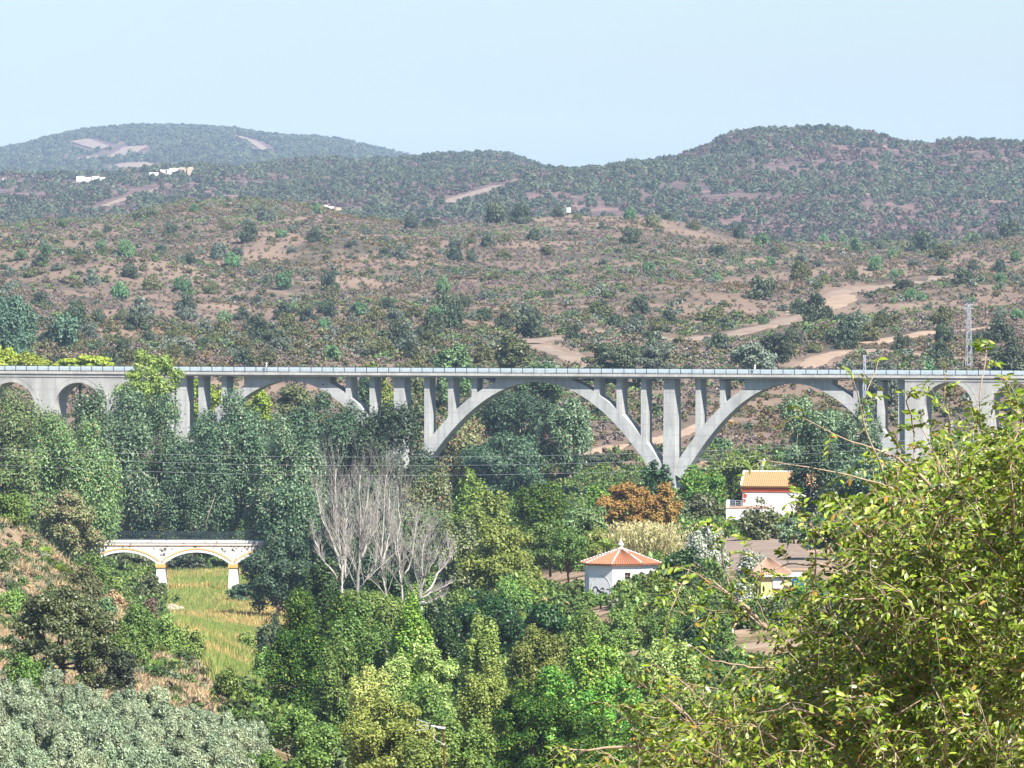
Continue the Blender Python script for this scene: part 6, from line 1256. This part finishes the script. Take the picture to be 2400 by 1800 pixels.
dead_tree('lowest bare white dead tree, easternmost, with arching branches', 545, [[(987, 1415), (992, 1339), (987, 1279), (1000, 1240)], [(992, 1350), (1005, 1290), (1009, 1219)], [(995, 1390), (1035, 1330), (1058, 1291), (1047, 1256)], [(990, 1400), (1021, 1383), (1062, 1361)], [(988, 1412), (1013, 1412), (1046, 1390)]], 5, .13)
# ------------------------------------------------------------------ the close leafy tree on the east side, about 36 m from the viewer
fo('near', [(72, 98, 24), (112, 138, 32), (148, 168, 48), (60, 88, 22), (176, 186, 80), (52, 80, 22)], .34, .34, .5, ((166, 128, 52), .03), 0)
def near_tree():
    D0 = 25.0; s0 = ppm(D0); base = G(2230, D0 + .6); rt = empty('pistachio_tree', base, 0, 'leafy yellow green tree with pinnate leaves and orange tinged tips filling the lower corner', 'tree')
    rs = np.random.RandomState(21); B0 = np.array(base); Wp = lambda px, py, dd: np.array(P(px, py, D0 + dd)) - B0
    tr = MB(); br = MB(); tips = []
    def smooth(pts, n=14, jit=.004):
        u = np.linspace(0, 1, len(pts)); s = np.linspace(0, 1, n); Q = np.stack([np.interp(s, u, [p[c] for p in pts]) for c in range(3)], 1)
        for _ in range(2): Q[1:-1] = (Q[:-2] + 2 * Q[1:-1] + Q[2:]) / 4
        Q[1:-1] += rs.normal(size=(n - 2, 3)) * jit; return Q
    def limb(mb, pts, r0, r1, dens=1.0, tw=.24, leafy=(0.15, 1)):
        Q = smooth(pts); rr = np.linspace(r0, r1, len(Q)); mb.tube(Q, rr * .75, 6); L = np.linalg.norm(np.diff(Q, axis=0), axis=1).sum(); k = int(L * 10 * dens)
        for _ in range(k):
            u = rs.uniform(*leafy) * (len(Q) - 1); i = int(min(u, len(Q) - 2)); p = Q[i] + (Q[i + 1] - Q[i]) * (u - i); v = Q[i + 1] - Q[i]; v = v / np.linalg.norm(v)
            sd = rs.normal(size=3); sd /= np.linalg.norm(sd); dr = v * .7 + sd * .8 + np.array([0, 0, .15]); tips.append((p, dr / np.linalg.norm(dr), tw * rs.uniform(.45, 1.1)))
        v = Q[-1] - Q[-2]; tips.append((Q[-1], v / np.linalg.norm(v), tw * .8)); return Q
    # trunk and main limbs
    T0 = np.array([0, 0, -.3]); fork = Wp(2200, 2500, .5)
    tr.tube(smooth([T0, T0 * .3 + fork * .5 + np.array([.2, 0, 0]), fork]), np.linspace(.17, .10, 14), 9)
    for pts in ([(2200, 2500), (2150, 2050), (2080, 1800), (2117, 1706), (2180, 1598), (2247, 1518), (2330, 1380), (2400, 1250)], [(2200, 2500), (2330, 2150), (2390, 1850), (2450, 1600), (2480, 1300)],
                [(2080, 1800), (1998, 1670), (1943, 1627), (1889, 1540), (1802, 1475), (1715, 1390), (1650, 1350)], [(2200, 2500), (1980, 2150), (1860, 1950), (1700, 1800), (1560, 1758), (1422, 1745), (1330, 1756)]):
        limb(tr, [Wp(x, y, .5 - .1 * i + rs.normal() * .1) for i, (x, y) in enumerate(pts)], .030, .004, .5)
    H = [([(1802, 1475), (1740, 1430), (1700, 1440), (1640, 1420)], .005, 1.6), ([(1889, 1540), (1800, 1600), (1700, 1620), (1600, 1600)], .006, 1.4), ([(1943, 1627), (1850, 1680), (1700, 1700), (1560, 1690), (1480, 1660)], .007, 1.4), ([(1802, 1475), (1770, 1400), (1790, 1340), (1765, 1290)], .004, 1.2), ([(2117, 1706), (2100, 1600), (2068, 1480), (2022, 1340), (2025, 1220), (2020, 1180)], .022, .3), ([(2068, 1480), (2078, 1475), (2100, 1290), (2095, 1180), (2081, 1098), (2034, 1048), (2020, 961), (1998, 885)], .013, .25),
         ([(2330, 1300), (2175, 1131), (2124, 1084), (2063, 1055), (1980, 1033), (1882, 979)], .011, .5), ([(2280, 1290), (2182, 1200), (2110, 1150), (2050, 1125), (1915, 1098), (1802, 1080)], .010, .3),
         ([(2330, 1330), (2290, 1130), (2235, 1060), (2222, 1000), (2215, 905)], .014, 1.1), ([(2360, 1300), (2310, 1050), (2290, 980), (2312, 820)], .009, .5), ([(2450, 1200), (2400, 1000), (2370, 930), (2350, 880)], .013, 1.5),
         ([(2022, 1350), (1900, 1316), (1831, 1327), (1790, 1340)], .008, .5), ([(2068, 1480), (1960, 1300), (1880, 1210), (1850, 1180)], .010, .8), ([(1802, 1475), (1760, 1440), (1719, 1399), (1672, 1374), (1618, 1337)], .007, .7),
         ([(1943, 1627), (1835, 1565), (1750, 1560), (1672, 1551), (1622, 1515)], .008, .6), ([(1650, 1400), (1640, 1330), (1625, 1310), (1572, 1430)], .005, .8), ([(1715, 1390), (1690, 1310), (1700, 1230)], .006, .8), ([(1889, 1540), (1870, 1450), (1920, 1330), (1900, 1220)], .008, 1.2),
         ([(2150, 1600), (2200, 1400), (2230, 1250), (2180, 1150)], .010, 1.2), ([(2250, 1500), (2290, 1300), (2350, 1150), (2380, 1050)], .012, 1.6), ([(2020, 961), (2030, 930), (2055, 860)], .004, .3), ([(2150, 1130), (2140, 1000), (2120, 930), (2160, 900)], .006, 1.1),
         ([(1860, 1950), (1700, 1700), (1600, 1600), (1540, 1560)], .012, 1.0), ([(1700, 1800), (1600, 1660), (1540, 1620), (1500, 1610)], .010, 1.2), ([(1560, 1758), (1480, 1700), (1440, 1660)], .006, .8)]
    for pts, r, dn in H: limb(br, [Wp(x, y, -.15 - .06 * i + rs.normal() * .12) for i, (x, y) in enumerate(pts)], r, .0025, dn, .2)
    # inner boughs that fill the dense part of the crown
    env = lambda x: np.interp(x, [1420, 1500, 1600, 1700, 1820, 1900, 1950, 2000, 2100, 2250, 2450], [1900, 1820, 1760, 1730, 1690, 1600, 1450, 1330, 1190, 1090, 1040])
    n = 0
    while n < 1500:
        x = rs.uniform(1430, 2520); y = rs.uniform(930, 1900); e = env(x)
        if y < e: continue
        if rs.rand() > np.clip((y - e) / 150 + .25, 0, 1) * np.clip(.62 + 2.2 * float(fbm(np.array([x / 95.]), np.array([y / 95.]), 2)[0]), .05, 1): continue
        if 1560 < x < 1850 and 1460 < y < 1640 and rs.rand() < .75: continue
        dd = rs.uniform(-1.3, 3.0); p = Wp(x, y, dd); v = p - (Wp(2200, 2300, .5)); v = v / np.linalg.norm(v) + rs.normal(size=3) * .45; v /= np.linalg.norm(v)
        Q = [p, p + v * .12 + rs.normal(size=3) * .02, p + v * .26 + rs.normal(size=3) * .03]
        br.tube(Q, [.006, .004, .002], 4)
        for q in Q:
            for _ in range(3): sd = rs.normal(size=3); dr = v * .6 + sd * .5 + np.array([0, 0, .05]); tips.append((q, dr / np.linalg.norm(dr), .2 * rs.uniform(.6, 1.1)))
        n += 1
    # pinnate leaves: a drooping midrib with paired leaflets
    LP = []; LD = []; LN = []; LS = []
    for p, dr, L in tips:
        k = rs.randint(4, 8); side = np.cross(dr, [0, 0, 1.0]); side /= np.linalg.norm(side) + 1e-6; upv = np.cross(side, dr); roll = rs.normal() * .7; side, upv = side * math.cos(roll) + upv * math.sin(roll), upv * math.cos(roll) - side * math.sin(roll)
        ax = [p + dr * L * t + np.array([0, 0, -.5]) * L * t * t for t in (0, .33, .66, 1)]; br.tube(ax, [.0022, .0018, .0014, .001], 3)
        for j in range(k):
            t = .2 + .8 * j / (k - 1); q = p + dr * L * t + np.array([0, 0, -.5]) * L * t * t
            for sg in (-1, 1):
                if rs.rand() < .12: continue
                v = side * sg + dr * .45 + np.array([0, 0, -.35]) + rs.normal(size=3) * .22; LP.append(q); LD.append(v); LN.append(upv * .8 + rs.normal(size=3) * .45 + np.array([.3, -.55, .5]) * (1 if rs.rand() < .7 else -.2)); LS.append(.040 * rs.uniform(.65, 1.15) * (1 - .25 * abs(t - .5)))
    LP = np.array(LP); LD = np.array(LD); LN = np.array(LN); LS = np.array(LS); LD /= np.linalg.norm(LD, axis=1)[:, None]; LN -= LD * (LN * LD).sum(1)[:, None]; LN /= np.linalg.norm(LN, axis=1)[:, None]; S = np.cross(LD, LN); n = len(LP)
    tmpl = [(0, 0, 0), (.3, .2, .05), (.3, 0, 0), (.3, -.2, .05), (.68, .17, -.02), (.68, 0, -.07), (.68, -.17, -.02), (1, 0, -.2)]
    cv = rs.uniform(-.4, 1.6, n)[:, None]; V = np.stack([LP + (LD * a + S * b + LN * c * cv * (1 if c < 0 else 1)) * LS[:, None] for a, b, c in tmpl], 1).reshape(-1, 3); i = np.arange(n) * 8
    q4 = np.concatenate([np.stack([i + a for a in q], 1) for q in ((1, 2, 5, 4), (2, 3, 6, 5))]); q3 = np.concatenate([np.stack([i + a for a in q], 1) for q in ((0, 2, 1), (0, 3, 2), (4, 5, 7), (5, 6, 7))])
    add_mesh('foliage', np_mesh('foliage', V, [q4, q3], FO['near'], True), rt); tr.build('trunk', M['bark_twig'], rt, True); br.build('branches', M['bark_twig'], rt, True)
    print('near tree leaflets', n)
near_tree()
# ------------------------------------------------------------------ haze
def haze():
    x, y1 = 9000, 21500; me = MB(); me.box(-x, x, -400, y1, -60, 330)
    m, t, _, L = newmat('haze air'); v = N(t, 'ShaderNodeVolumePrincipled'); o = N(t, 'ShaderNodeOutputMaterial')
    v.inputs['Color'].default_value = (.52, .72, 1, 1); v.inputs['Density'].default_value = 2.9e-5; v.inputs['Anisotropy'].default_value = -.45
    L.new(v.outputs[0], o.inputs['Volume']); ob = me.build('haze', m); ob['kind'] = 'stuff'
haze()
